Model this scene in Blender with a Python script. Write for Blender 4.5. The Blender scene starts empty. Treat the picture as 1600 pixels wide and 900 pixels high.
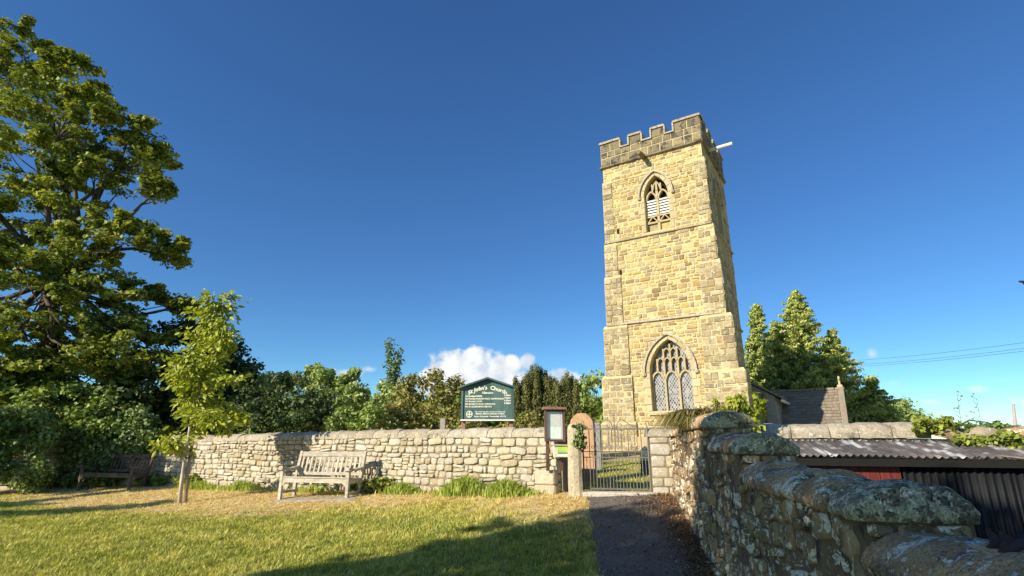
import bpy, bmesh, math, random
import numpy as np
from mathutils import Vector, Matrix, noise as mnoise
from mathutils.geometry import tessellate_polygon

R = math.radians
sc = bpy.context.scene
COL = sc.collection

# ------------------------------------------------------------------ camera
EYE = 1.6
FPX, PITCH = 831.4, R(15.96)
cam_d = bpy.data.cameras.new('camera')
cam_d.sensor_width = 36.0
cam_d.lens = 36.0 * FPX / 1600.0
cam_d.clip_start = 0.05
cam_d.clip_end = 6000
cam = bpy.data.objects.new('camera', cam_d)
cam.location = (0, 0, EYE)
cam.rotation_euler = (R(90) + PITCH, 0, 0)
COL.objects.link(cam)
sc.camera = cam

# ------------------------------------------------------------------ sun, sky, exposure
SUN_EL, SUN_AZ = R(27.0), R(38.0)          # light travels towards SUN_AZ (from +X to +Y)
LX, LY = math.cos(SUN_AZ), math.sin(SUN_AZ)
sun_d = bpy.data.lights.new('sun', 'SUN')
sun_d.energy = 5.0
sun_d.angle = R(0.53)
sun_d.color = (1.0, 0.91, 0.75)
sun = bpy.data.objects.new('sun', sun_d)
sun.rotation_euler = Vector((LX * math.cos(SUN_EL), LY * math.cos(SUN_EL), -math.sin(SUN_EL))).to_track_quat('-Z', 'Y').to_euler()
sun.location = (-30, -30, 30)
COL.objects.link(sun)

world = bpy.data.worlds.new('World')
sc.world = world
world.use_nodes = True
wn, wl = world.node_tree.nodes, world.node_tree.links
wn.clear()
w_out = wn.new('ShaderNodeOutputWorld')
w_bg = wn.new('ShaderNodeBackground')
w_bg.inputs['Strength'].default_value = 0.135
sky = wn.new('ShaderNodeTexSky')
sky.sky_type = 'NISHITA'
sky.sun_disc = False
sky.sun_elevation = SUN_EL
sky.sun_rotation = math.atan2(-LX, -LY)
sky.altitude = 60
sky.air_density = 0.7
sky.dust_density = 0.3
sky.ozone_density = 2.0
wl.new(w_bg.outputs[0], w_out.inputs[0])


def pray(px, py):
    """direction (X/Y, (Z-eye)/Y) of a photograph pixel"""
    up = 450.0 - py
    F = FPX * math.cos(PITCH) - up * math.sin(PITCH)
    U = FPX * math.sin(PITCH) + up * math.cos(PITCH)
    return (px - 800.0) / F, U / F


def at(px, py, Y):
    a, b = pray(px, py)
    return Vector((a * Y, Y, EYE + b * Y))


def sky_clouds():
    tc = wn.new('ShaderNodeTexCoord')
    nrm = wn.new('ShaderNodeVectorMath'); nrm.operation = 'NORMALIZE'
    wl.new(tc.outputs['Generated'], nrm.inputs[0])
    nz = wn.new('ShaderNodeTexNoise')
    nz.inputs['Scale'].default_value = 26
    nz.inputs['Detail'].default_value = 8
    nz.inputs['Roughness'].default_value = 0.55
    wl.new(nrm.outputs[0], nz.inputs['Vector'])
    nz2 = wn.new('ShaderNodeTexNoise')
    nz2.inputs['Scale'].default_value = 34
    nz2.inputs['Detail'].default_value = 5
    wl.new(nrm.outputs[0], nz2.inputs['Vector'])
    blobs = [  # px, py, half width, half height, weight
        (735, 588, 70, 44, 1.0), (708, 582, 42, 36, 1.0), (738, 556, 22, 18, 1.0), (775, 575, 50, 22, 1.0),
        (826, 566, 15, 16, .85), (682, 594, 46, 24, .95), (800, 592, 60, 22, .9), (640, 600, 50, 12, .6), (880, 592, 46, 16, .75),
        (548, 584, 32, 9, .62), (575, 577, 16, 8, .62), (530, 600, 40, 10, .45),
        (1363, 553, 13, 12, .50), (1526, 608, 22, 7, .42), (1460, 628, 34, 7, .42), (1590, 626, 26, 9, .45), (1400, 600, 30, 8, .2),
        (-300, 600, 160, 40, .8), (1900, 600, 160, 30, .8)]
    prev = None

    def m(op, a, b=None, c=None):
        n = wn.new('ShaderNodeMath'); n.operation = op
        for i, v in enumerate((a, b, c)):
            if v is None: continue
            if isinstance(v, (int, float)): n.inputs[i].default_value = v
            else: wl.new(v, n.inputs[i])
        return n.outputs[0]

    def dot(vec):
        n = wn.new('ShaderNodeVectorMath'); n.operation = 'DOT_PRODUCT'
        wl.new(nrm.outputs[0], n.inputs[0]); n.inputs[1].default_value = vec
        return n.outputs['Value']
    for (px, py, hw, hh, wgt) in blobs:
        a, b = pray(px, py)
        c = Vector((a, 1, b)).normalized()
        a2, b2 = pray(px + hw, py); r_ = (Vector((a2, 1, b2)).normalized() - c)
        a3, b3 = pray(px, py - hh); u_ = (Vector((a3, 1, b3)).normalized() - c)
        rl, ul = r_.length, u_.length
        x = m('DIVIDE', m('SUBTRACT', dot(r_ / rl), c.dot(r_ / rl)), rl)
        y = m('DIVIDE', m('SUBTRACT', dot(u_ / ul), c.dot(u_ / ul)), ul)
        d2 = m('ADD', m('MULTIPLY', x, x), m('MULTIPLY', y, y))
        d = m('SQRT', d2)
        v = m('SUBTRACT', 1.0, d)
        v = m('ADD', v, m('MULTIPLY', m('SUBTRACT', nz.outputs['Fac'], 0.5), 2.1))
        mr = wn.new('ShaderNodeMapRange'); mr.interpolation_type = 'SMOOTHSTEP'
        wl.new(v, mr.inputs['Value'])
        mr.inputs['From Min'].default_value = 0.0
        mr.inputs['From Max'].default_value = 0.42 if wgt > .7 else 0.9
        mr.inputs['To Max'].default_value = wgt
        mk = m('MULTIPLY', mr.outputs[0], m('GREATER_THAN', dot(c), 0.0))
        prev = mk if prev is None else m('MAXIMUM', prev, mk)
    ramp = wn.new('ShaderNodeValToRGB')
    ramp.color_ramp.elements[0].position = 0.36
    ramp.color_ramp.elements[0].color = (3.5, 3.85, 4.4, 1)
    ramp.color_ramp.elements[1].position = 0.58
    ramp.color_ramp.elements[1].color = (5.1, 5.15, 5.2, 1)
    wl.new(nz2.outputs['Fac'], ramp.inputs[0])
    mix = wn.new('ShaderNodeMix'); mix.data_type = 'RGBA'
    wl.new(prev, mix.inputs[0])
    # the photograph's deeper blue: colour^1.65, brightness kept by its blue channel
    sp = wn.new('ShaderNodeSeparateColor'); wl.new(sky.outputs[0], sp.inputs[0])
    sc_ = m('POWER', sp.outputs[2], -.8)
    cb = wn.new('ShaderNodeCombineColor')
    for i in range(3): wl.new(m('MULTIPLY', m('MULTIPLY', m('POWER', sp.outputs[i], 1.65), sc_), (.92, 1.14, 1.03)[i]), cb.inputs[i])
    wl.new(cb.outputs[0], mix.inputs[6])
    wl.new(ramp.outputs[0], mix.inputs[7])
    wl.new(mix.outputs[2], w_bg.inputs['Color'])


sky_clouds()

sc.view_settings.view_transform = 'Standard'
sc.view_settings.look = 'None'
sc.view_settings.gamma = 1.0
sc.view_settings.use_curve_mapping = False
sc.view_settings.exposure = 0.53
sc.render.engine = 'CYCLES'
sc.cycles.use_denoising = True
sc.cycles.max_bounces = 6
sc.cycles.diffuse_bounces = 3
sc.cycles.glossy_bounces = 2
sc.cycles.transmission_bounces = 4
sc.cycles.transparent_max_bounces = 6
sc.cycles.sample_clamp_indirect = 8
sc.cycles.caustics_reflective = False
sc.cycles.caustics_refractive = False

# ------------------------------------------------------------------ helpers
rng = np.random.default_rng(7)
rnd = random.Random(11)


def tag(o, label=None, cat=None, group=None, kind=None):
    if label: o['label'] = label
    if cat: o['category'] = cat
    if group: o['group'] = group
    if kind: o['kind'] = kind
    return o


def empty(name, loc, label=None, cat=None, group=None):
    o = bpy.data.objects.new(name, None)
    o.empty_display_size = 0.2
    o.location = loc
    COL.objects.link(o)
    return tag(o, label, cat, group)


_off = {}


def world_off(p):
    v = Vector((0, 0, 0))
    while p is not None:
        v += p.location
        p = p.parent
    return v


def link(name, me, mat=None, parent=None, smooth=False):
    """link a mesh given in WORLD coordinates; under a parent it is stored relative to it"""
    o = bpy.data.objects.new(name, me)
    COL.objects.link(o)
    if mat is not None and not me.materials: me.materials.append(mat)
    if parent is not None:
        o.parent = parent
        o.location = -world_off(parent)
    if smooth:
        me.polygons.foreach_set('use_smooth', np.ones(len(me.polygons), dtype=bool))
    return o


def mesh_np(name, V, F, attr=None):
    """V (n,3), F list of faces or an (m,k) array; attr dict name -> per-vertex floats"""
    me = bpy.data.meshes.new(name)
    V = np.asarray(V, dtype=np.float32)
    if isinstance(F, np.ndarray):
        m, k = F.shape
        me.vertices.add(len(V)); me.vertices.foreach_set('co', V.ravel())
        me.loops.add(m * k); me.loops.foreach_set('vertex_index', F.astype(np.int32).ravel())
        me.polygons.add(m); me.polygons.foreach_set('loop_start', np.arange(0, m * k, k, dtype=np.int32))
        me.update(calc_edges=True)
    else:
        me.from_pydata([tuple(map(float, v)) for v in V], [], [tuple(int(i) for i in f) for f in F])
        me.update()
    for k_, a in (attr or {}).items():
        at_ = me.attributes.new(k_, 'FLOAT', 'POINT')
        at_.data.foreach_set('value', np.asarray(a, dtype=np.float32))
    return me


class MB:
    """collects shapes into one mesh"""
    def __init__(s): s.v = []; s.f = []; s.r = []

    def add(s, V, F, rv=0.0):
        b = len(s.v)
        s.v += [tuple(map(float, v)) for v in V]
        s.f += [tuple(int(i) + b for i in f) for f in F]
        s.r += [rv] * len(V)
        return s

    def box(s, c, size, rot=None, rv=0.0, bev=0.0):
        c = Vector(c); h = Vector(size) / 2
        pts = []
        if bev <= 0:
            for z in (-1, 1):
                for x, y in ((-1, -1), (1, -1), (1, 1), (-1, 1)):
                    pts.append(Vector((x * h.x, y * h.y, z * h.z)))
            F = [(0, 3, 2, 1), (4, 5, 6, 7), (0, 1, 5, 4), (1, 2, 6, 5), (2, 3, 7, 6), (3, 0, 4, 7)]
        else:
            b = min(bev, h.x * .9, h.y * .9, h.z * .9)
            bm = bmesh.new()
            bmesh.ops.create_cube(bm, size=1.0)
            for v in bm.verts: v.co = Vector((v.co.x * h.x * 2, v.co.y * h.y * 2, v.co.z * h.z * 2))
            bmesh.ops.bevel(bm, geom=bm.edges[:], offset=b, segments=1, affect='EDGES')
            bm.verts.index_update()
            pts = [v.co.copy() for v in bm.verts]
            F = [[v.index for v in f.verts] for f in bm.faces]
            bm.free()
        M = rot if rot is not None else Matrix.Identity(3)
        return s.add([M @ p + c for p in pts], F, rv)

    def tube(s, pts, rads, seg=6, rv=0.0, cap=True):
        pts = [Vector(p) for p in pts]
        if isinstance(rads, (int, float)): rads = [rads] * len(pts)
        V = []; F = []
        ref = None
        for i, p in enumerate(pts):
            t = (pts[min(i + 1, len(pts) - 1)] - pts[max(i - 1, 0)])
            if t.length < 1e-9: t = Vector((0, 0, 1))
            t.normalize()
            if ref is None: ref = Vector((1, 0, 0)) if abs(t.x) < .8 else Vector((0, 1, 0))
            a = t.cross(ref).normalized(); b = t.cross(a); ref = -t.cross(a).cross(t) if False else ref
            for k in range(seg):
                g = 2 * math.pi * k / seg
                V.append(p + (a * math.cos(g) + b * math.sin(g)) * rads[i])
        for i in range(len(pts) - 1):
            for k in range(seg):
                k2 = (k + 1) % seg
                F.append((i * seg + k, i * seg + k2, (i + 1) * seg + k2, (i + 1) * seg + k))
        if cap:
            F.append(tuple(range(seg))[::-1]); F.append(tuple((len(pts) - 1) * seg + k for k in range(seg)))
        return s.add(V, F, rv)

    def prism(s, outline, origin, u, v, n, d0, d1, rv=0.0):
        """outline in (u,v) extruded from depth d0 (back) to d1 (front) along n"""
        u, v, n, o = Vector(u), Vector(v), Vector(n), Vector(origin)
        k = len(outline)
        V = [o + u * a + v * b + n * d0 for a, b in outline] + [o + u * a + v * b + n * d1 for a, b in outline]
        tris = tessellate_polygon([[Vector((a, b, 0)) for a, b in outline]])
        F = []
        for t in tris:
            F.append(tuple(i + k for i in t)); F.append(tuple(reversed(t)))
        for i in range(k):
            j = (i + 1) % k
            F.append((i, j, j + k, i + k))
        return s.add(V, F, rv)

    def build(s, name, mat, parent=None, smooth=False, fix=True):
        me = bpy.data.meshes.new(name)
        me.from_pydata(s.v, [], s.f); me.update()
        if fix:
            bm = bmesh.new(); bm.from_mesh(me)
            bmesh.ops.recalc_face_normals(bm, faces=bm.faces[:])
            bm.to_mesh(me); bm.free()
        if any(s.r):
            at_ = me.attributes.new('rnd', 'FLOAT', 'POINT')
            at_.data.foreach_set('value', np.asarray(s.r, dtype=np.float32))
        return link(name, me, mat, parent, smooth)


def sm(x, a, b):
    t = min(1.0, max(0.0, (x - a) / (b - a)))
    return t * t * (3 - 2 * t)


# ------------------------------------------------------------------ materials
def new_mat(name):
    m = bpy.data.materials.new(name)
    m.use_nodes = True
    m.node_tree.nodes.clear()
    return m


class NT:
    def __init__(s, m): s.n, s.l = m.node_tree.nodes, m.node_tree.links

    def node(s, t, **kw):
        n = s.n.new(t)
        for k, v in kw.items(): setattr(n, k, v)
        return n

    def put(s, sock, v):
        if v is None: return
        if hasattr(v, 'is_output'): s.l.new(v, sock)
        else: sock.default_value = v

    def math(s, op, a, b=None, clamp=False):
        n = s.node('ShaderNodeMath', operation=op); n.use_clamp = clamp
        s.put(n.inputs[0], a); s.put(n.inputs[1], b)
        return n.outputs[0]

    def noise(s, vec, scale, detail=4, rough=.55, dist=0.0):
        n = s.node('ShaderNodeTexNoise')
        s.put(n.inputs['Vector'], vec)
        n.inputs['Scale'].default_value = scale; n.inputs['Detail'].default_value = detail
        n.inputs['Roughness'].default_value = rough; n.inputs['Distortion'].default_value = dist
        return n.outputs['Fac']

    def ramp(s, fac, stops, const=False):
        n = s.node('ShaderNodeValToRGB')
        if const: n.color_ramp.interpolation = 'CONSTANT'
        e = n.color_ramp.elements
        while len(e) < len(stops): e.new(0.5)
        for x, (p, c) in zip(e, stops):
            x.position = p
            x.color = (*c, 1) if len(c) == 3 else c
        s.put(n.inputs[0], fac)
        return n.outputs[0]

    def mix(s, fac, a, b, mode='MIX'):
        n = s.node('ShaderNodeMix', data_type='RGBA', blend_type=mode)
        s.put(n.inputs[0], fac)
        for i, v in ((6, a), (7, b)):
            if isinstance(v, tuple) and len(v) == 3: v = (*v, 1)
            s.put(n.inputs[i], v)
        return n.outputs[2]

    def step(s, v, a, b):
        n = s.node('ShaderNodeMapRange'); n.interpolation_type = 'SMOOTHSTEP'
        s.put(n.inputs[0], v); n.inputs[1].default_value = a; n.inputs[2].default_value = b
        return n.outputs[0]

    def bump(s, h, strength, dist):
        n = s.node('ShaderNodeBump')
        n.inputs['Strength'].default_value = strength; n.inputs['Distance'].default_value = dist
        s.put(n.inputs['Height'], h)
        return n.outputs[0]

    def pbsdf(s, col, rough, normal=None, metal=0.0, spec=0.3):
        b = s.node('ShaderNodeBsdfPrincipled')
        s.put(b.inputs['Base Color'], (*col, 1) if isinstance(col, tuple) and len(col) == 3 else col)
        s.put(b.inputs['Roughness'], rough)
        b.inputs['Metallic'].default_value = metal
        b.inputs['Specular IOR Level'].default_value = spec
        s.put(b.inputs['Normal'], normal)
        o = s.node('ShaderNodeOutputMaterial')
        s.l.new(b.outputs[0], o.inputs[0])
        return b

    def pos(s): return s.node('ShaderNodeNewGeometry').outputs['Position']

    def rnd(s):
        """per-piece random number: object random plus the piece's own attribute"""
        oi = s.node('ShaderNodeObjectInfo').outputs['Random']
        at_ = s.node('ShaderNodeAttribute', attribute_name='rnd').outputs['Fac']
        return s.math('FRACT', s.math('ADD', oi, at_))


def stone_mat(name, palette, grain=18, bump=.5, bdist=.012, dark=None, lichen=None, moss=None, mottle=.35, rough=.9, stretch=None, speck=0.0):
    """palette: list of colours picked per stone; dark: (colour, lo, hi) soot patches; lichen: (colour, scale, lo, hi); moss: upward-facing crust"""
    m = new_mat(name); t = NT(m)
    p = t.pos()
    r = t.rnd()
    n = len(palette)
    col = t.ramp(r, [(i / max(1, n - 1), c) for i, c in enumerate(palette)])
    g1 = t.noise(p, grain, 6, .65)
    g2 = t.noise(p, grain * 5, 4, .6)
    g0 = t.noise(p, 2.2, 4, .6)
    f = t.math('ADD', t.math('MULTIPLY', g1, .7), t.math('MULTIPLY', g0, .3))
    shade = t.ramp(f, [(.3, (1 - mottle,) * 3), (.7, (1 + mottle * .6,) * 3)])
    col = t.mix(1.0, col, shade, 'MULTIPLY')
    pv = p
    if stretch:
        mp = t.node('ShaderNodeMapping'); mp.inputs['Scale'].default_value = stretch
        t.put(mp.inputs['Vector'], p); pv = mp.outputs[0]
    if dark:
        dn = t.noise(pv, dark[3] if len(dark) > 3 else 1.6, 6, .68)
        col = t.mix(t.step(dn, dark[1], dark[2]), col, dark[0])
    hgt = t.math('ADD', t.math('MULTIPLY', g1, .75), t.math('MULTIPLY', g2, .3))
    if lichen:
        for (c, s_, lo, hi) in lichen:
            ln = t.noise(pv, s_, 7, .62, .3)
            k = t.step(ln, lo, hi)
            k = t.math('MULTIPLY', k, t.step(g2, .25, .5))
            col = t.mix(k, col, c)
            hgt = t.math('ADD', hgt, t.math('MULTIPLY', k, .15))
    if moss:
        nz_ = t.node('ShaderNodeSeparateXYZ'); t.put(nz_.inputs[0], t.node('ShaderNodeNewGeometry').outputs['Normal'])
        k = t.math('MULTIPLY', t.step(nz_.outputs['Z'], moss[1], moss[2]), t.step(t.noise(p, moss[3], 6, .65), .35, .55))
        mc = t.mix(t.noise(p, 30, 4), moss[0], tuple(x * .55 for x in moss[0]))
        col = t.mix(k, col, mc)
    if speck:
        sp = t.noise(p, 75, 5, .75)
        col = t.mix(1.0, col, t.ramp(sp, [(.36, (1 - speck,) * 3), (.64, (1 + speck * .8,) * 3)]), 'MULTIPLY')
        hgt = t.math('ADD', hgt, t.math('MULTIPLY', sp, .35))
    t.pbsdf(col, rough, t.bump(hgt, bump, bdist), spec=.2)
    return m


M = {}
M['tower'] = stone_mat('tower_sandstone', [(0.462, 0.341, 0.132), (0.572, 0.451, 0.198), (0.341, 0.264, 0.16), (0.594, 0.484, 0.242), (0.517, 0.385, 0.143), (0.253, 0.165, 0.088), (0.55, 0.429, 0.176), (0.363, 0.303, 0.209), (0.616, 0.495, 0.22), (0.407, 0.259, 0.099), (0.55, 0.451, 0.253), (0.297, 0.231, 0.143)], speck=.28,
                       grain=9, bump=.9, bdist=.04, mottle=.34, dark=((.24, .185, .115), .57, .76, 3.2), stretch=(1, 1, .4))
M['tower_rough'] = stone_mat('tower_buttress_stone', [(.42, .34, .20), (.35, .26, .13), (.50, .42, .26), (.29, .22, .13), (.45, .37, .22), (.24, .19, .12)],
                             grain=8, bump=.9, bdist=.04, mottle=.45, dark=((.20, .17, .12), .55, .72, 4.0), lichen=[((.66, .62, .48), 7, .56, .66)])
M['parapet'] = stone_mat('parapet_stone', [(0.265, 0.211, 0.117), (0.211, 0.172, 0.109), (0.328, 0.265, 0.148), (0.172, 0.14, 0.094), (0.296, 0.25, 0.156)],
                         grain=7, bump=.6, bdist=.03, mottle=.4, dark=((.065, .058, .05), .50, .62, 2.6))
M['mortar'] = stone_mat('lime_mortar', [(0.572, 0.47, 0.248), (0.605, 0.497, 0.27)], grain=12, bump=.7, bdist=.03, mottle=.3, dark=((.30, .23, .13), .56, .74, 3.5), stretch=(1, 1, .4))
M['dressed'] = stone_mat('dressed_stone', [(.48, .39, .22), (.54, .45, .28), (.42, .33, .18)], grain=10, bump=.4, bdist=.015, mottle=.22, dark=((.30, .24, .16), .58, .78, 3.0))
M['fieldstone'] = stone_mat('field_stone', [(0.499, 0.421, 0.295), (0.576, 0.509, 0.394), (0.422, 0.333, 0.207), (0.614, 0.558, 0.471), (0.528, 0.441, 0.274), (0.461, 0.411, 0.34), (0.576, 0.49, 0.35)], speck=.28,
                            grain=14, bump=.8, bdist=.02, mottle=.35, dark=((.24, .19, .12), .60, .75, 7), lichen=[((.72, .69, .60), 12, .58, .66)])
M['coping'] = stone_mat('coping_stone', [(0.422, 0.356, 0.253), (0.496, 0.43, 0.334), (0.367, 0.299, 0.202)], speck=.28, grain=13, bump=.8, bdist=.02, mottle=.4,
                        dark=((.17, .14, .10), .54, .68, 5), lichen=[((.70, .67, .58), 15, .58, .66)])
M['wallmortar'] = stone_mat('wall_mortar', [(0.257, 0.212, 0.134), (0.268, 0.223, 0.15)], grain=22, bump=.8, bdist=.02, mottle=.35)
M['darkstone'] = stone_mat('weathered_stone', [(0.31, 0.215, 0.111), (0.414, 0.283, 0.139), (0.228, 0.172, 0.1), (0.496, 0.318, 0.134), (0.352, 0.259, 0.144)],
                           grain=12, bump=1.0, bdist=.03, mottle=.6, dark=((.06, .057, .055), .52, .68, 5),
                           lichen=[((.42, .29, .13), 6, .60, .68), ((.90, .80, .64), 7, .555, .57), ((.84, .74, .58), 19, .565, .585)], stretch=(1, 1, .62))
M['darkcoping'] = stone_mat('weathered_coping', [(0.5, 0.301, 0.15), (0.604, 0.371, 0.179), (0.416, 0.277, 0.154)], speck=.55, grain=7, bump=.9, bdist=.03, mottle=.5,
                            dark=((.10, .088, .075), .50, .64, 5), lichen=[((.82, .73, .59), 6, .565, .585), ((.76, .68, .54), 20, .575, .595), ((.33, .23, .12), 9, .62, .68)])
M['greencoping'] = stone_mat('lichened_coping', [(0.33, 0.263, 0.17), (0.358, 0.288, 0.181)], speck=.55, grain=8, bump=1.0, bdist=.03, mottle=.5,
                             dark=((.10, .09, .08), .52, .66, 5), lichen=[((.52, .47, .29), 8, .47, .50), ((.80, .72, .52), 24, .53, .555), ((.20, .16, .11), 15, .56, .60), ((.09, .08, .07), 40, .60, .64)])
M['darkmortar'] = stone_mat('weathered_mortar', [(0.197, 0.137, 0.08), (0.246, 0.169, 0.097)], grain=16, bump=1.0, bdist=.03, mottle=.5, dark=((.05, .047, .045), .5, .62, 4),
                            lichen=[((.55, .56, .57), 14, .60, .64)])
M['redstone'] = stone_mat('red_sandstone', [(.47, .28, .15), (.5, .31, .17)], grain=10, mottle=.35, dark=((.22, .12, .07), .58, .75, 4), lichen=[((.62, .54, .40), 9, .60, .68)])
M['granite'] = stone_mat('gatepost_stone', [(.60, .51, .34), (.62, .53, .36)], grain=26, bump=1.0, bdist=.025, mottle=.5, dark=((.30, .23, .13), .58, .70, 8))
M['greystone'] = stone_mat('grey_headstone', [(.30, .28, .25), (.34, .31, .27), (.26, .25, .23)], grain=12, mottle=.4)
M['slate'] = stone_mat('dark_slate', [(.045, .06, .065), (.05, .065, .07)], grain=6, mottle=.2, bump=.1, rough=.35)
M['roofslate'] = stone_mat('stone_slates', [(0.262, 0.213, 0.156), (0.312, 0.254, 0.189), (0.221, 0.184, 0.139), (0.344, 0.279, 0.205)], grain=9, mottle=.35, dark=((.15, .12, .09), .58, .75, 4))


def simple_mat(name, col, rough=.6, var=.25, scale=12, bump=0.0, metal=0.0, spec=.3, streak=None, col2=None, k=(.45, .65)):
    m = new_mat(name); t = NT(m)
    p = t.pos()
    if streak:
        mp = t.node('ShaderNodeMapping'); mp.inputs['Scale'].default_value = streak
        t.put(mp.inputs['Vector'], p); p = mp.outputs[0]
    n = t.noise(p, scale, 6, .62)
    c = t.ramp(n, [(.3, tuple(x * (1 - var) for x in col)), (.7, tuple(min(1, x * (1 + var)) for x in col))])
    if col2: c = t.mix(t.step(t.noise(p, scale * .45, 5, .6), *k), c, col2)
    c = t.mix(1.0, c, t.ramp(t.rnd(), [(0, (.82,) * 3), (1, (1.15,) * 3)]), 'MULTIPLY')
    t.pbsdf(c, rough, t.bump(n, bump, .01) if bump else None, metal, spec)
    return m


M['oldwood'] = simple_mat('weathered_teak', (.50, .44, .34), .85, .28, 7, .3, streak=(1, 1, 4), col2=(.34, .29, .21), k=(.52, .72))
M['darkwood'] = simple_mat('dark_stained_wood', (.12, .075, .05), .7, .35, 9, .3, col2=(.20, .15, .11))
M['postwood'] = simple_mat('brown_painted_wood', (.115, .062, .045), .7, .3, 8, .2, streak=(1, 1, .3))
M['redpost'] = simple_mat('reddish_post_wood', (.33, .17, .12), .8, .25, 8, .2, streak=(1, 1, .3))
M['green'] = simple_mat('green_board_paint', (.055, .105, .092), .5, .22, 5, 0, streak=(1, 1, .3), col2=(.10, .16, .145))
M['white'] = simple_mat('white_paint', (.74, .73, .66), .6, .08, 14)
M['lettercream'] = simple_mat('cream_letters', (.78, .77, .62), .6, .08, 14)
M['louvre'] = simple_mat('white_louvre_paint', (.74, .72, .66), .7, .12, 9, 0, col2=(.5, .47, .4), k=(.6, .8))
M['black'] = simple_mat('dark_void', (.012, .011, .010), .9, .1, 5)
M['iron'] = simple_mat('painted_iron', (.16, .15, .13), .5, .3, 30, 0, spec=.5)
M['paper'] = simple_mat('notice_paper', (.76, .78, .74), .7, .05, 5)
M['papergreen'] = simple_mat('green_printed_paper', (.55, .72, .60), .7, .2, 25, col2=(.76, .78, .74), k=(.40, .52))
M['papertan'] = simple_mat('tan_printed_paper', (.78, .76, .68), .7, .08, 40)
M['boxcream'] = simple_mat('cream_box_paint', (.66, .62, .45), .6, .1, 12)
M['boxgreen'] = simple_mat('lime_print', (.42, .62, .06), .6, .1, 12)
M['boxblue'] = simple_mat('teal_print', (.10, .28, .20), .6, .15, 30)
M['shadedtin'] = simple_mat('black_shaded_tin', (.008, .009, .011), .55, .5, 5, .1, spec=.25, streak=(4, 4, .3), col2=(.030, .030, .031), k=(.56, .72))  # black sheet, its colour lowered further to stand in for shade
M['tin'] = simple_mat('tin_roof', (.105, .092, .09), .6, .45, 3, .1, spec=.3, streak=(3.5, .5, 1), col2=(.50, .50, .50), k=(.50, .66))
M['redboard'] = simple_mat('red_painted_board', (.15, .022, .016), .6, .35, 6, 0, streak=(6, 6, .4), col2=(.07, .02, .015), k=(.55, .7))
M['rope'] = simple_mat('dark_brown_rope', (.040, .026, .028), .9, .3, 30, .6)
M['bark'] = simple_mat('brown_bark', (.11, .085, .06), .95, .4, 10, .8, streak=(1, 1, .3))
M['palebark'] = simple_mat('pale_sapling_bark', (.44, .38, .30), .9, .3, 10, .4, streak=(1, 1, .5))
M['stake'] = simple_mat('grey_stake_wood', (.30, .23, .16), .9, .3, 10, .3, streak=(1, 1, .3))
M['pole'] = simple_mat('grey_pole_wood', (.36, .30, .28), .8, .1, 5)
M['wire'] = simple_mat('aluminium_wire', (.10, .13, .17), .5, .1, 5)
M['bird'] = simple_mat('dark_feathers', (.02, .02, .025), .7, .3, 40)
M['lead'] = simple_mat('grey_lead', (.22, .22, .22), .5, .2, 10)


def leaf_mat(name, stops, trans=.32, gloss=.06, nscale=.5):
    m = new_mat(name); t = NT(m)
    at_ = t.node('ShaderNodeAttribute', attribute_name='rnd').outputs['Fac']
    c = t.ramp(at_, [(i / max(1, len(stops) - 1), s_) for i, s_ in enumerate(stops)])
    d = t.node('ShaderNodeBsdfDiffuse'); t.put(d.inputs[0], c)
    tr = t.node('ShaderNodeBsdfTranslucent'); t.put(tr.inputs[0], t.mix(1.0, c, (1.25, 1.2, .55), 'MULTIPLY'))
    mx = t.node('ShaderNodeMixShader'); mx.inputs[0].default_value = trans
    t.l.new(d.outputs[0], mx.inputs[1]); t.l.new(tr.outputs[0], mx.inputs[2])
    gl = t.node('ShaderNodeBsdfGlossy'); gl.inputs['Roughness'].default_value = .6
    mx2 = t.node('ShaderNodeMixShader'); mx2.inputs[0].default_value = gloss * .6
    t.l.new(mx.outputs[0], mx2.inputs[1]); t.l.new(gl.outputs[0], mx2.inputs[2])
    o = t.node('ShaderNodeOutputMaterial'); t.l.new(mx2.outputs[0], o.inputs[0])
    return m


M['syc'] = leaf_mat('sycamore_leaf', [(0.1, 0.147, 0.026), (0.189, 0.242, 0.041), (0.307, 0.354, 0.059), (0.425, 0.437, 0.083)], .32)
M['dkleaf'] = leaf_mat('dark_leaf', [(0.039, 0.069, 0.023), (0.069, 0.108, 0.031), (0.108, 0.156, 0.039)], .2)
M['ivy'] = leaf_mat('ivy_leaf', [(0.056, 0.104, 0.027), (0.104, 0.188, 0.037), (0.188, 0.281, 0.056), (0.319, 0.375, 0.112)], .2, .10)
M['ivylit'] = leaf_mat('sunlit_ivy_leaf', [(.16, .21, .028), (.29, .33, .045), (.44, .46, .08)], .25, .08)  # brighter, yellower copy of the ivy leaf, sunlight put into its colour
M['hedge'] = leaf_mat('hedge_leaf', [(0.135, 0.191, 0.045), (0.225, 0.314, 0.067), (0.36, 0.449, 0.102)], .25)
M['pale'] = leaf_mat('pale_shrub_leaf', [(0.217, 0.29, 0.09), (0.344, 0.435, 0.136), (0.508, 0.58, 0.2)], .28)
M['brownish'] = leaf_mat('bronze_shrub_leaf', [(0.161, 0.196, 0.04), (0.265, 0.265, 0.057), (0.368, 0.287, 0.086), (0.253, 0.322, 0.069)], .25)
M['yew'] = leaf_mat('yew_needles', [(0.109, 0.125, 0.038), (0.179, 0.192, 0.058), (0.277, 0.264, 0.085)], .12, .03)
M['conifer'] = leaf_mat('cypress_sprays', [(0.154, 0.216, 0.062), (0.307, 0.399, 0.098), (0.49, 0.536, 0.139), (0.613, 0.613, 0.216)], .15, .04)
M['bluegreen'] = leaf_mat('blue_green_leaf', [(0.13, 0.208, 0.091), (0.221, 0.312, 0.143)], .25)
M['sapling'] = leaf_mat('sapling_leaf', [(.22, .28, .022), (.36, .41, .032), (.50, .52, .06)], .35, .07)
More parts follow.
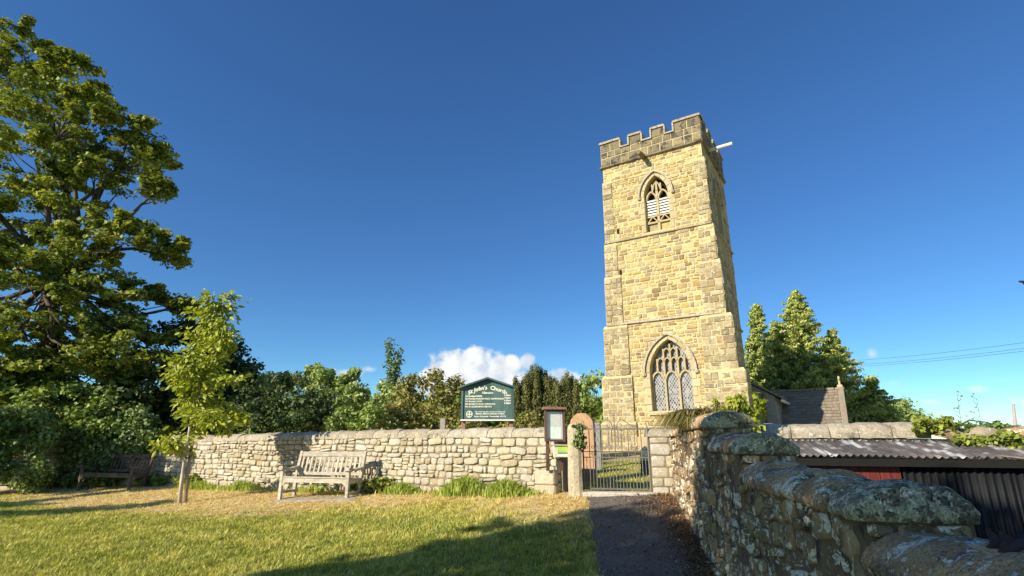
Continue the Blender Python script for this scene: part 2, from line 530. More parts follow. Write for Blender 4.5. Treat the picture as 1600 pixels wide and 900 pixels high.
M['grass'] = leaf_mat('lawn_grass_blade', [(.19, .235, .035), (.39, .41, .075), (.64, .60, .15), (.78, .63, .27), (.84, .66, .35), (.90, .77, .50)], .25, .03)
M['tall'] = leaf_mat('tall_grass_blade', [(0.217, 0.296, 0.047), (0.373, 0.466, 0.078), (0.559, 0.574, 0.155)], .3, .05)
M['frond'] = leaf_mat('sedge_blade', [(0.098, 0.098, 0.028), (0.168, 0.154, 0.042), (0.364, 0.266, 0.098)], .2, .05)
M['litter'] = leaf_mat('dead_leaf', [(.12, .06, .03), (.21, .11, .055), (.31, .18, .085), (.44, .31, .16)], .1, .02)
M['stalk'] = leaf_mat('dry_stalk', [(.25, .21, .15), (.30, .25, .18)], .05, .02)


def ground_mat():
    m = new_mat('turf_soil'); t = NT(m)
    p = t.pos()
    n = t.noise(p, 2.2, 6, .62); n2 = t.noise(p, 40, 5, .7)
    dr = t.node('ShaderNodeAttribute', attribute_name='dry').outputs['Fac']
    dr = t.math('ADD', dr, t.math('MULTIPLY', t.math('SUBTRACT', n, .5), .8))
    c = t.ramp(dr, [(.25, (.22, .25, .06)), (.75, (.62, .46, .23))])
    c = t.mix(1.0, c, t.ramp(n2, [(.3, (.55,) * 3), (.7, (1.3,) * 3)]), 'MULTIPLY')
    t.pbsdf(c, .95, t.bump(n2, .8, .02), spec=.1)
    return m


def asphalt_mat():
    m = new_mat('worn_asphalt'); t = NT(m)
    p = t.pos()
    n = t.noise(p, 1.3, 6, .6); n2 = t.noise(p, 130, 3, .8)
    vo = t.node('ShaderNodeTexVoronoi'); t.put(vo.inputs['Vector'], p); vo.inputs['Scale'].default_value = 160
    c = t.ramp(n, [(.35, (.100, .088, .075)), (.65, (.155, .135, .110))])
    c = t.mix(1.0, c, t.ramp(n2, [(.3, (.55,) * 3), (.72, (1.6,) * 3)]), 'MULTIPLY')
    c = t.mix(t.step(t.noise(p, 9, 6, .7), .62, .72), c, (.17, .13, .085))
    ch = t.node('ShaderNodeTexVoronoi'); t.put(ch.inputs['Vector'], p); ch.inputs['Scale'].default_value = 85
    chs = t.node('ShaderNodeSeparateColor'); t.put(chs.inputs[0], ch.outputs['Color'])
    c = t.mix(t.step(chs.outputs[0], .80, .95), c, (.24, .225, .20))
    wv = t.node('ShaderNodeVectorMath'); wv.operation = 'ADD'
    nzv = t.node('ShaderNodeTexNoise'); t.put(nzv.inputs['Vector'], p); nzv.inputs['Scale'].default_value = 3.0; nzv.inputs['Detail'].default_value = 5
    t.put(wv.inputs[0], p); t.put(wv.inputs[1], nzv.outputs['Color'])
    ck = t.node('ShaderNodeTexVoronoi'); ck.feature = 'DISTANCE_TO_EDGE'; t.put(ck.inputs['Vector'], wv.outputs[0]); ck.inputs['Scale'].default_value = .8
    c = t.mix(t.math('MULTIPLY', t.math('LESS_THAN', ck.outputs['Distance'], .010), t.step(t.noise(p, .9, 2), .48, .55)), c, (.025, .024, .022))
    t.pbsdf(c, .85, t.bump(vo.outputs['Distance'], .6, .006), spec=.25)
    return m


def glass_mat():
    m = new_mat('leaded_glass'); t = NT(m)
    tc = t.node('ShaderNodeTexCoord').outputs['Object']
    s = t.node('ShaderNodeSeparateXYZ'); t.put(s.inputs[0], t.pos())
    # leaded diamonds: coordinate along the tower's face and height
    u = t.math('ADD', t.math('MULTIPLY', s.outputs['X'], -.8434), t.math('MULTIPLY', s.outputs['Y'], .5373))
    a = t.math('ADD', t.math('MULTIPLY', u, 8.5), t.math('MULTIPLY', s.outputs['Z'], 5.6))
    b = t.math('SUBTRACT', t.math('MULTIPLY', u, 8.5), t.math('MULTIPLY', s.outputs['Z'], 5.6))

    def line(x): return t.math('LESS_THAN', t.math('ABSOLUTE', t.math('SUBTRACT', t.math('FRACT', x), .5)), .10)
    ln = t.math('MAXIMUM', line(a), line(b))
    cell = t.node('ShaderNodeTexWhiteNoise'); cell.noise_dimensions = '2D'
    cv = t.node('ShaderNodeCombineXYZ'); t.put(cv.inputs[0], t.math('FLOOR', t.math('ADD', a, .5))); t.put(cv.inputs[1], t.math('FLOOR', t.math('ADD', b, .5)))
    t.put(cell.inputs['Vector'], cv.outputs[0])
    gc = t.ramp(cell.outputs['Value'], [(0, (.05, .055, .065)), (.6, (.12, .125, .14)), (1, (.30, .29, .29))])
    c = t.mix(ln, gc, (.40, .37, .32))
    r = t.math('ADD', t.math('MULTIPLY', ln, .5), .12)
    t.pbsdf(c, r, t.bump(t.noise(t.pos(), 5, 2), .15, .05), spec=.6)
    return m


M['ground'] = ground_mat()
M['asphalt'] = asphalt_mat()
M['glass'] = glass_mat()


def case_glass():
    m = new_mat('case_glass'); t = NT(m)
    a = t.node('ShaderNodeBsdfTransparent'); g = t.node('ShaderNodeBsdfGlossy'); g.inputs['Roughness'].default_value = .03
    mx = t.node('ShaderNodeMixShader'); mx.inputs[0].default_value = .06
    t.l.new(a.outputs[0], mx.inputs[1]); t.l.new(g.outputs[0], mx.inputs[2])
    o = t.node('ShaderNodeOutputMaterial'); t.l.new(mx.outputs[0], o.inputs[0])
    return m


M['caseglass'] = case_glass()

# ------------------------------------------------------------------ terrain
WO = Vector((0.9, 10.5))                                   # start of the churchyard wall beside the gate
WE = Vector((-math.cos(R(29)), math.sin(R(29))))           # along the wall, to the left
WN = Vector((-math.sin(R(29)), -math.cos(R(29))))          # out of the wall, towards the lawn


def lerp_tab(x, tab):
    if x <= tab[0][0]: return tab[0][1]
    for (a, va), (b, vb) in zip(tab, tab[1:]):
        if x <= b: return va + (vb - va) * (x - a) / (b - a)
    return tab[-1][1]


def ground_z(x, y):
    px, py = x - WO.x, y - WO.y
    t = px * WE.x + py * WE.y
    d = px * WN.x + py * WN.y
    base = lerp_tab(t, [(-6, .60), (-2, .66), (0, .68), (5, .50), (10, .35), (15, .28), (25, .25), (60, .2)])
    if d < 0:
        return base + .6 * sm(-d, 0, 13)
    w = lerp_tab(t, [(-1, 1.0), (2, .9), (5, .6), (8, .45), (14, .4)])
    drop = .5 * sm(d, -.6, 3.9) + .19 * sm(d, 3, 9)
    return base - w * drop


def ground_at(px, py):
    a, b = pray(px, py)
    lo, hi = 1.0, 80.0
    Y = lo
    while Y < hi:
        if EYE + b * Y < ground_z(a * Y, Y): break
        Y += .02
    return Vector((a * Y, Y, ground_z(a * Y, Y)))


def dryness(d, t):
    if d < 0: return .55
    edge = lerp_tab(t, [(-2, 1.3), (3, 1.6), (6, 2.6), (9, 3.6), (14, 3.2)])
    return .08 + .85 / (1 + math.exp(max(-30, min(30, (d - edge) * 2.6))))


def build_ground():
    def axis(lo, hi, step, far):
        xs = list(np.arange(lo, hi + 1e-6, step))
        s = step; x = hi
        while x < far: s *= 1.35; x += s; xs.append(x)
        s = step; x = lo; pre = []
        while x > -far: s *= 1.35; x -= s; pre.append(x)
        return pre[::-1] + xs
    xs = axis(-16, 9, .3, 2500); ys = axis(-4, 24, .3, 2500)
    V = []; F = []
    for y in ys:
        for x in xs:
            z = ground_z(x, y)
            if abs(x) < 16 and -4 < y < 20: z += .012 * mnoise.noise(Vector((x * 1.3, y * 1.3, 0)))
            V.append((x, y, z))
    nx = len(xs)
    F = np.array([(j * nx + i, j * nx + i + 1, (j + 1) * nx + i + 1, (j + 1) * nx + i) for j in range(len(ys) - 1) for i in range(nx - 1)])
    D = []
    for (x, y, z) in V:
        px, py = x - WO.x, y - WO.y
        D.append(dryness(px * WN.x + py * WN.y, px * WE.x + py * WE.y))
    o = link('ground', mesh_np('ground', V, F, {'dry': D}), M['ground'], smooth=True)
    tag(o, 'sloping turf and soil of the green and churchyard', None, None, 'structure')


build_ground()

RW = lambda Y: 1.188 + .168 * Y                            # near (path) face of the roadside wall on the right


def path_left(Y):
    return lerp_tab(Y, [(-4, -.1), (2, .35), (6, .88), (8, 1.13), (10.2, 1.33), (13, 2.2), (16, 3.6)])


def path_right(Y):
    return RW(Y) - .04 if Y < 9.8 else lerp_tab(Y, [(9.8, 2.6), (10.3, 2.5), (13, 3.7), (16, 5.2)])


def build_path():
    V = []; F = []
    ys = np.arange(-4, 10.35, .2)
    n = 9
    for y in ys:
        l, r_ = path_left(y), path_right(y)
        l += .05 * mnoise.noise(Vector((0, y * 1.7, 3))) + .03 * mnoise.noise(Vector((0, y * 6, 3)))
        for k in range(n):
            x = l + (r_ - l) * k / (n - 1)
            V.append((x, y, ground_z(x, y) + .012 + .012 * math.sin(math.pi * k / (n - 1))))
    for j in range(len(ys) - 1):
        for k in range(n - 1):
            a = j * n + k
            F.append((a, a + 1, a + n + 1, a + n))
    tag(link('path', mesh_np('path', V, np.array(F)), M['asphalt'], smooth=True), 'dark worn asphalt path leading up to the gate', None, None, 'structure')


build_path()


# ------------------------------------------------------------------ stone kit
def stone_template(i, cut=(.05, .17), jit=.03, hi=False):
    """squarish stone: corners knocked off, edges uneven, face slightly domed"""
    r_ = random.Random(100 + i)
    c = [r_.uniform(*cut) for _ in range(8)]
    out = [(-.5 + c[0], -.5), (.5 - c[1], -.5), (.5, -.5 + c[2]), (.5, .5 - c[3]), (.5 - c[4], .5), (-.5 + c[5], .5), (-.5, .5 - c[6]), (-.5, -.5 + c[7])]
    if hi:
        o2 = []
        for k in range(8):
            p, q = out[k], out[(k + 1) % 8]
            o2.append(p)
            if k % 2 == 0: o2.append(((p[0] + q[0]) / 2, (p[1] + q[1]) / 2))
        out = o2
    out = [(x * (1 - r_.uniform(0, jit * 2)), y * (1 - r_.uniform(0, jit * 2))) for x, y in out]
    n = len(out)
    V = []; F = []
    rings = [(1.0, -1.0), (1.0, -.22), (.94, .0), (.6, .05)] if not hi else [(1.0, -1.0), (1.0, -.3), (.95, -.06), (.8, .03), (.45, .07)]
    for sc_, d in rings:
        for x, y in out:
            w = r_.uniform(-.07, .07) * (2.2 if hi else 1) if d > -.9 else 0
            V.append((x * sc_, y * sc_, d + w))
    V.append((r_.uniform(-.1, .1), r_.uniform(-.1, .1), .05 + r_.uniform(-.06, .06)))
    m = len(rings)
    for j in range(m - 1):
        for k in range(n):
            k2 = (k + 1) % n
            F.append((j * n + k, j * n + k2, (j + 1) * n + k2, (j + 1) * n + k))
    for k in range(n): F.append(((m - 1) * n + k, (m - 1) * n + (k + 1) % n, m * n))
    return V, F


STONES = [stone_template(i) for i in range(14)]
STONES_SQ = [stone_template(20 + i, (.03, .09), .018) for i in range(14)]
STONES_R = [stone_template(70 + i, (.07, .30), .05) for i in range(18)]
STONES_HI = [stone_template(40 + i, (.08, .28), .06, True) for i in range(18)]


def ashlar_template(i):
    r_ = random.Random(300 + i)
    V = []
    for s_, d in ((1.0, -1.0), (1.0, -.25), (.93, 0.0)):
        for x, y in ((-.5, -.5), (.5, -.5), (.5, .5), (-.5, .5)):
            j = .012
            V.append((x * s_ + r_.uniform(-j, j), y * s_ + r_.uniform(-j, j), d + (r_.uniform(-.08, .08) if d > -.2 else 0)))
    F = []
    for j in range(2):
        for k in range(4):
            k2 = (k + 1) % 4
            F.append((j * 4 + k, j * 4 + k2, (j + 1) * 4 + k2, (j + 1) * 4 + k))
    F.append((8, 9, 10, 11))
    return V, F


ASHLAR = [ashlar_template(i) for i in range(10)]
_tm = {}


def lay_stones(parent, mat, rects, frame, templates=STONES, name='stone', limit=300, smooth=True, key=''):
    """rects: (u, v, w, h, depth, proud, tilt); frame(u, v) -> (origin point, u dir, v dir, n dir).
    The largest `limit` become objects, the rest one joined part"""
    order = sorted(range(len(rects)), key=lambda i: -rects[i][2] * rects[i][3])
    off = world_off(parent)
    single = set(order[:limit])
    V = []; F = []; A = []
    for i, (u, v, w, h, dep, proud, tilt) in enumerate(rects):
        o, ud, vd, nd = frame(u, v)
        c, s = math.cos(tilt), math.sin(tilt)
        ud2 = ud * c + vd * s; vd2 = vd * c - ud * s
        ti = rnd.randrange(len(templates))
        mat4 = Matrix(((ud2.x * w, vd2.x * h, nd.x * dep, 0), (ud2.y * w, vd2.y * h, nd.y * dep, 0), (ud2.z * w, vd2.z * h, nd.z * dep, 0), (0, 0, 0, 1)))
        pos = o + nd * proud
        if i in single:
            k = (id(templates), ti, mat.name)
            if k not in _tm:
                me = bpy.data.meshes.new(name)
                me.from_pydata(templates[ti][0], [], templates[ti][1]); me.update()
                me.materials.append(mat)
                if smooth: me.polygons.foreach_set('use_smooth', np.ones(len(me.polygons), dtype=bool))
                _tm[k] = me
            ob = bpy.data.objects.new(name, _tm[k])
            COL.objects.link(ob)
            ob.parent = parent
            mat4.translation = pos - off
            ob.matrix_basis = mat4
        else:
            b = len(V)
            tv, tf = templates[ti]
            for p in tv:
                q = mat4 @ Vector(p) + pos
                V.append((q.x, q.y, q.z))
            F += [tuple(x + b for x in f) for f in tf]
            A += [rnd.random()] * len(tv)
    if V:
        ob = link(name + '_infill', mesh_np(name + '_infill', V, F, {'rnd': A}), mat, parent, smooth)
        ob['kind'] = 'stuff'


def courses(u0, u1, v0, v1, hr, wr, gap=.012, depth=.08, proud=.02, split=.15, excl=None, wob=.0, tilt=.03, prd=.015):
    out = []
    v = v0
    while v < v1 - .01:
        h = rnd.uniform(*hr)
        if v1 - (v + h) < hr[0] * .75: h = v1 - v
        segs = [(u0, u1)]
        for (a, b) in (excl(v, v + h) if excl else []):
            ns = []
            for (x, y) in segs:
                if b <= x or a >= y: ns.append((x, y)); continue
                if a > x: ns.append((x, a))
                if b < y: ns.append((b, y))
            segs = ns
        for (a, b) in segs:
            if b - a < .05: continue
            u = a
            while u < b - .005:
                w = rnd.uniform(*wr) * (.7 + .6 * rnd.random())
                if b - (u + w) < wr[0] * .6: w = b - u
                cu, cv = u + w / 2, v + h / 2 + (wob * mnoise.noise(Vector((u * .7, v * 2, 5))) if wob else 0)
                pr = proud + rnd.uniform(-prd, prd)
                if rnd.random() < split and h > hr[0] * 1.25:
                    f = rnd.uniform(.38, .62)
                    out.append((cu, cv - h / 2 + h * f / 2, w - gap, h * f - gap, depth, pr, rnd.uniform(-tilt, tilt)))
                    out.append((cu, cv - h / 2 + h * (f + (1 - f) / 2), w - gap, h * (1 - f) - gap, depth, proud + rnd.uniform(-prd, prd), rnd.uniform(-tilt, tilt)))
                else:
                    out.append((cu, cv, w - gap, h - gap, depth, pr, rnd.uniform(-tilt, tilt)))
                u += w
        v += h
    return out


# ------------------------------------------------------------------ church
TA = R(32.5)
TB = Vector((8.62, 21.53, 0))                              # near right corner of the tower
TW = 4.8
UF = Vector((math.cos(TA), -math.sin(TA), 0))              # along the front face, to the right
NF = Vector((-math.sin(TA), -math.cos(TA), 0))             # out of the front face
US = Vector((math.sin(TA), math.cos(TA), 0))               # along the side face, away
NS = UF.copy()                                             # out of the side face
UP = Vector((0, 0, 1))
TL = TB - UF * TW                                          # near left corner
TZ0, TZ_STR, TZ_TOP = .9, 14.72, 16.12

church = empty('church', TL + Vector((0, 0, 0)), 'tall sandstone church tower with battlements, low nave and stone-slated porch', 'church')


def arch_pts(cx, z0, zs, za, hw, n=9):
    H = za - zs
    c = (hw * hw - H * H) / (2 * hw); Rr = hw - c
    pts = [(cx - hw, z0), (cx + hw, z0)]
    a_end = math.atan2(H, -c)
    for i in range(n):
        a = a_end * i / (n - 1)
        pts.append((cx + c + Rr * math.cos(a), zs + Rr * math.sin(a)))
    for i in range(n - 2, -1, -1):
        a = a_end * i / (n - 1)
        pts.append((cx - c - Rr * math.cos(a), zs + Rr * math.sin(a)))
    return pts


def arch_half(cx, zs, za, hw, z, extra=0.0):
    """half width of the arch at height z"""
    if z <= zs: return hw
    if z >= za: return 0
    H = za - zs
    c = (hw * hw - H * H) / (2 * hw); Rr = hw - c
    return max(0.0, c + math.sqrt(max(0, Rr * Rr - (z - zs) ** 2)))


def band_pieces(mb_cb, inner, outer, closed=False):
    for i in range(len(inner) - 1):
        mb_cb([inner[i], inner[i + 1], outer[i + 1], outer[i]])


BW = dict(cx=2.56, z0=10.86, zs=12.65, za=13.62, hw=.56)      # belfry opening
WW = dict(cx=2.56, z0=2.78, zs=4.40, za=5.80, hw=.88)         # west window opening


def tower_face(origin, u, n, wins, parent_name, front=True):
    """mortar sheet with window holes and reveals, in face coordinates (u right, z up)"""
    holes = [arch_pts(**w) for w in wins]
    outer = [(0, TZ0), (TW, TZ0), (TW, TZ_STR), (0, TZ_STR)]
    loops = [outer] + holes
    flat = [p for l in loops for p in l]
    tris = tessellate_polygon([[Vector((a, b, 0)) for a, b in l] for l in loops])
    mb = MB()
    mb.add([origin + u * a + UP * b for a, b in flat], tris)
    for h in holes:
        k = len(h)
        V = [origin + u * a + UP * b for a, b in h] + [origin + u * a + UP * b - n * .42 for a, b in h]
        mb.add(V, [(i, (i + 1) % k, (i + 1) % k + k, i + k) for i in range(k)])
    return mb.build(parent_name, M['mortar'], church, fix=True)


def sub_empty(name, parent, loc):
    o = bpy.data.objects.new(name, None)
    o.empty_display_size = .2
    COL.objects.link(o)
    o.parent = parent
    o.location = Vector(loc) - world_off(parent)
    return o


def excl_for(wins, pad=.25):
    def f(v0, v1):
        out = []
        for w in wins:
            if v1 < w['z0'] - .12 or v0 > w['za'] + pad: continue
            hw = 0
            for z in (v0, (v0 + v1) / 2, v1):
                z_ = max(z, w['z0'])
                a = arch_half(w['cx'], w['zs'], w['za'] + pad, w['hw'] + pad, z_)
                hw = max(hw, a)
            if hw > 0: out.append((w['cx'] - hw + .03, w['cx'] + hw - .03))
        return out
    return f


def arch_surround(win, origin, u, n, church, mat, hood=True, jamb=True):
    """dressed stones round the opening, hood mould over it"""
    grp = MB()
    w = win
    ri, ro = .0, .19
    inn = arch_pts(w['cx'], w['z0'], w['zs'], w['za'], w['hw'])
    outl = arch_pts(w['cx'], w['z0'], w['zs'], w['za'] + ro, w['hw'] + ro)
    k = len(inn)
    rim = None
    first = None

    def piece(quad, d0, d1, nm, shrink=.012):
        cx = sum(p[0] for p in quad) / len(quad); cy = sum(p[1] for p in quad) / len(quad)
        q = []
        for (a, b) in quad:
            L = math.hypot(a - cx, b - cy) + 1e-6
            f = 1 - shrink / L
            q.append((cx + (a - cx) * f, cy + (b - cy) * f))
        mb = MB(); mb.prism(q, origin, u, UP, n, d0, d1)
        return mb.build(nm, mat, church)
    for i in range(2, k - 1, 2):
        j = min(i + 2, k - 1)
        quad = [inn[x] for x in range(i, j + 1)] + [outl[x] for x in range(j, i - 1, -1)]
        piece(quad, -.2, .035, 'voussoir')
    if jamb:
        for s in (-1, 1):
            z = w['z0']; t_ = 0
            while z < w['zs'] - .02:
                h = min(rnd.uniform(.26, .42), w['zs'] - z)
                if w['zs'] - z - h < .15: h = w['zs'] - z
                wd = ro + (.14 if t_ % 2 else .0)
                a, b = w['cx'] + s * w['hw'], w['cx'] + s * (w['hw'] + wd)
                piece([(min(a, b), z), (max(a, b), z), (max(a, b), z + h), (min(a, b), z + h)], -.2, .032, 'jamb_stone')
                z += h; t_ += 1
    if hood:
        i2 = arch_pts(w['cx'], w['z0'], w['zs'], w['za'] + ro, w['hw'] + ro)[2:]
        o2 = arch_pts(w['cx'], w['z0'], w['zs'], w['za'] + ro + .09, w['hw'] + ro + .08)[2:]
        mb = MB()
        poly = i2 + o2[::-1]
        mb.prism(poly, origin, u, UP, n, -.02, .13)
        for s in (0, -1):
            a, b = (i2[s][0] + o2[s][0]) / 2, i2[s][1]
            mb.box(origin + u * a + UP * (b - .06) + n * .05, (.15, .15, .16), None, 0, .03)
        mb.build('hood_mould', M['coping'], church)
    mb = MB()
    a0, a1 = w['cx'] - w['hw'] - .16, w['cx'] + w['hw'] + .16
    mb.add([origin + u * a + UP * b + n * d for (a, b, d) in ((a0, w['z0'] - .16, 0), (a1, w['z0'] - .16, 0), (a1, w['z0'] - .16, .10), (a0, w['z0'] - .16, .10),
           (a0, w['z0'] - .09, .10), (a1, w['z0'] - .09, .10), (a1, w['z0'] + .04, -.38), (a0, w['z0'] + .04, -.38))],
           [(0, 3, 2, 1), (3, 4, 5, 2), (4, 7, 6, 5), (0, 7, 4, 3), (1, 2, 5, 6), (0, 1, 6, 7)])
    mb.build('sill', M['dressed'], church)


def ubar(mb, origin, u, n, a0, a1, z0, z1, d0, d1):
    mb.prism([(a0, z0), (a1, z0), (a1, z1), (a0, z1)], origin, u, UP, n, d0, d1)


def mini_arch(mb, origin, u, n, cx, zs, za, hw, t_, d0, d1, nn=6):
    i_ = arch_pts(cx, 0, zs, za - t_, hw - t_, nn)[2:]
    o_ = arch_pts(cx, 0, zs, za, hw, nn)[2:]
    mb.prism(i_ + o_[::-1], origin, u, UP, n, d0, d1)


def belfry(origin, u, n, church):
    w = BW
    root = MB()
    cx, hw = w['cx'], w['hw']
    D0, D1 = -.30, -.14
    ubar(root, origin, u, n, cx - .055, cx + .055, w['z0'], 12.95, D0, D1)
    for s in (-1, 1):
        mini_arch(root, origin, u, n, cx + s * hw / 2, 12.5, 12.95, hw / 2 - .01, .075, D0, D1)
    # pierced head
    for s in (-1, 1):
        ubar(root, origin, u, n, cx + s * .20 - .03, cx + s * .20 + .03, 12.85, 13.28, D0, D1)
    mini_arch(root, origin, u, n, cx, 12.98, 13.42, .20, .06, D0, D1)
    ubar(root, origin, u, n, cx - .045, cx + .045, 12.9, 13.4, D0, D1)
    # transom band with little pierced quatrefoils
    ubar(root, origin, u, n, cx - hw, cx + hw, 11.30, 11.38, D0, D1)
    ubar(root, origin, u, n, cx - hw, cx + hw, 11.62, 11.69, D0, D1)
    for s in (-1, 1):
        for q in (-1, 1):
            c_ = cx + s * hw / 2
            mb_pts = [(c_ + q * .24, 11.38), (c_ + q * .18, 11.38), (c_ - q * .01, 11.62), (c_ + q * .05, 11.62)]
            root.prism(mb_pts, origin, u, UP, n, D0, D1)
    root.build('tracery', M['dressed'], church)
    back = MB()
    back.prism(arch_pts(cx, w['z0'] + .01, w['zs'], w['za'] - .01, hw - .005), origin, u, UP, n, -.55, -.41)
    back.build('belfry_void', M['black'], church)
    for s in (-1, 1):
        fill = MB()
        a, b = sorted((cx + s * .056, cx + s * (hw - .004)))
        ubar(fill, origin, u, n, a, b, w['z0'] + .02, 11.30, -.36, -.24)
        fill.build('infill_panel', M['tower'], church)
        for k in range(6):
            z = 11.74 + k * .135
            mb = MB()
            V = [origin + u * x + UP * zz + n * d for x in (a + .02, b - .02) for (zz, d) in ((z, -.20), (z + .012, -.20), (z + .15, -.36), (z + .138, -.36))]
            V = [origin + u * x + UP * zz + n * d for x in (a + .02, b - .02) for (zz, d) in ((z, -.185), (z + .075, -.175), (z + .12, -.34), (z + .10, -.34))]
            mb.add(V, [(0, 1, 2, 3), (7, 6, 5, 4), (0, 4, 5, 1), (1, 5, 6, 2), (2, 6, 7, 3), (3, 7, 4, 0)])
            mb.build('louvre', M['louvre'], church)


def west_window(origin, u, n, church):
    w = WW
    cx, hw = w['cx'], w['hw']
    D0, D1 = -.34, -.16
    tr = MB()
    lw = hw * 2 / 3
    for s in (-1, 1):
        c_ = cx + s * lw / 2
        ubar(tr, origin, u, n, c_ - .04, c_ + .04, w['z0'], 5.0, D0, D1)
    for k in (-1, 0, 1):
        mini_arch(tr, origin, u, n, cx + k * lw, 4.12, 4.48, lw / 2 - .005, .07, D0, D1)
    ubar(tr, origin, u, n, cx - hw, cx - hw + .06, w['z0'], w['zs'], D0, D1)
    ubar(tr, origin, u, n, cx + hw - .06, cx + hw, w['z0'], w['zs'], D0, D1)
    # panel tracery in the head
    for k, top in ((-1, 5.0), (0, 5.62), (1, 5.0)):
        c_ = cx + k * lw
        ubar(tr, origin, u, n, c_ - .035, c_ + .035, 4.44, top, D0, D1)
    for s in (-1, 1):
        ubar(tr, origin, u, n, cx + s * lw / 2 - .035, cx + s * lw / 2 + .035, 4.9, 5.42, D0, D1)
    for k in (-1.5, -.5, .5, 1.5):
        mini_arch(tr, origin, u, n, cx + k * lw / 2, 4.86, 5.06, lw / 4, .05, D0, D1, 4)
    for k in (-.5, .5):
        mini_arch(tr, origin, u, n, cx + k * lw / 2, 5.28, 5.46, lw / 4, .05, D0, D1, 4)
    tr.build('tracery', M['dressed'], church)
    for k in (-1, 0, 1):
        c_ = cx + k * lw
        pn = MB()
        top = 5.35 if k == 0 else 4.75
        pn.prism([(c_ - lw / 2 + .02, w['z0']), (c_ + lw / 2 - .02, w['z0']), (c_ + lw / 2 - .02, 4.44), (c_ - lw / 2 + .02, 4.44)], origin, u, UP, n, -.30, -.275)
        pn.build('pane', M['glass'], church)
        st = MB(); ubar(st, origin, u, n, c_ - lw / 2 + .04, c_ + lw / 2 - .04, 3.46, 3.485, -.275, -.262)
        st.build('glazing_bar', M['lead'], church)
    hd = MB()
    hd.prism(arch_pts(cx, 4.44, 4.46, w['za'] - .02, hw - .01), origin, u, UP, n, -.40, -.355)
    hd.build('pane', M['glass'], church)


def string_course(z, proud, hgt, name):
    for (o, u, n, ext) in ((TL, UF, NF, (-proud, TW + proud)), (TB, US, NS, (0, TW))):
        mb = MB()
        a, b = ext
        prof = [(0, z), (proud, z + .02), (proud, z + hgt * .55), (0, z + hgt)]
        V = [o + u * a + n * d + UP * q for d, q in prof] + [o + u * b + n * d + UP * q for d, q in prof]
        mb.add(V, [(0, 1, 5, 4), (1, 2, 6, 5), (2, 3, 7, 6), (0, 3, 2, 1), (4, 5, 6, 7)])
        mb.build(name, M['coping'], church)


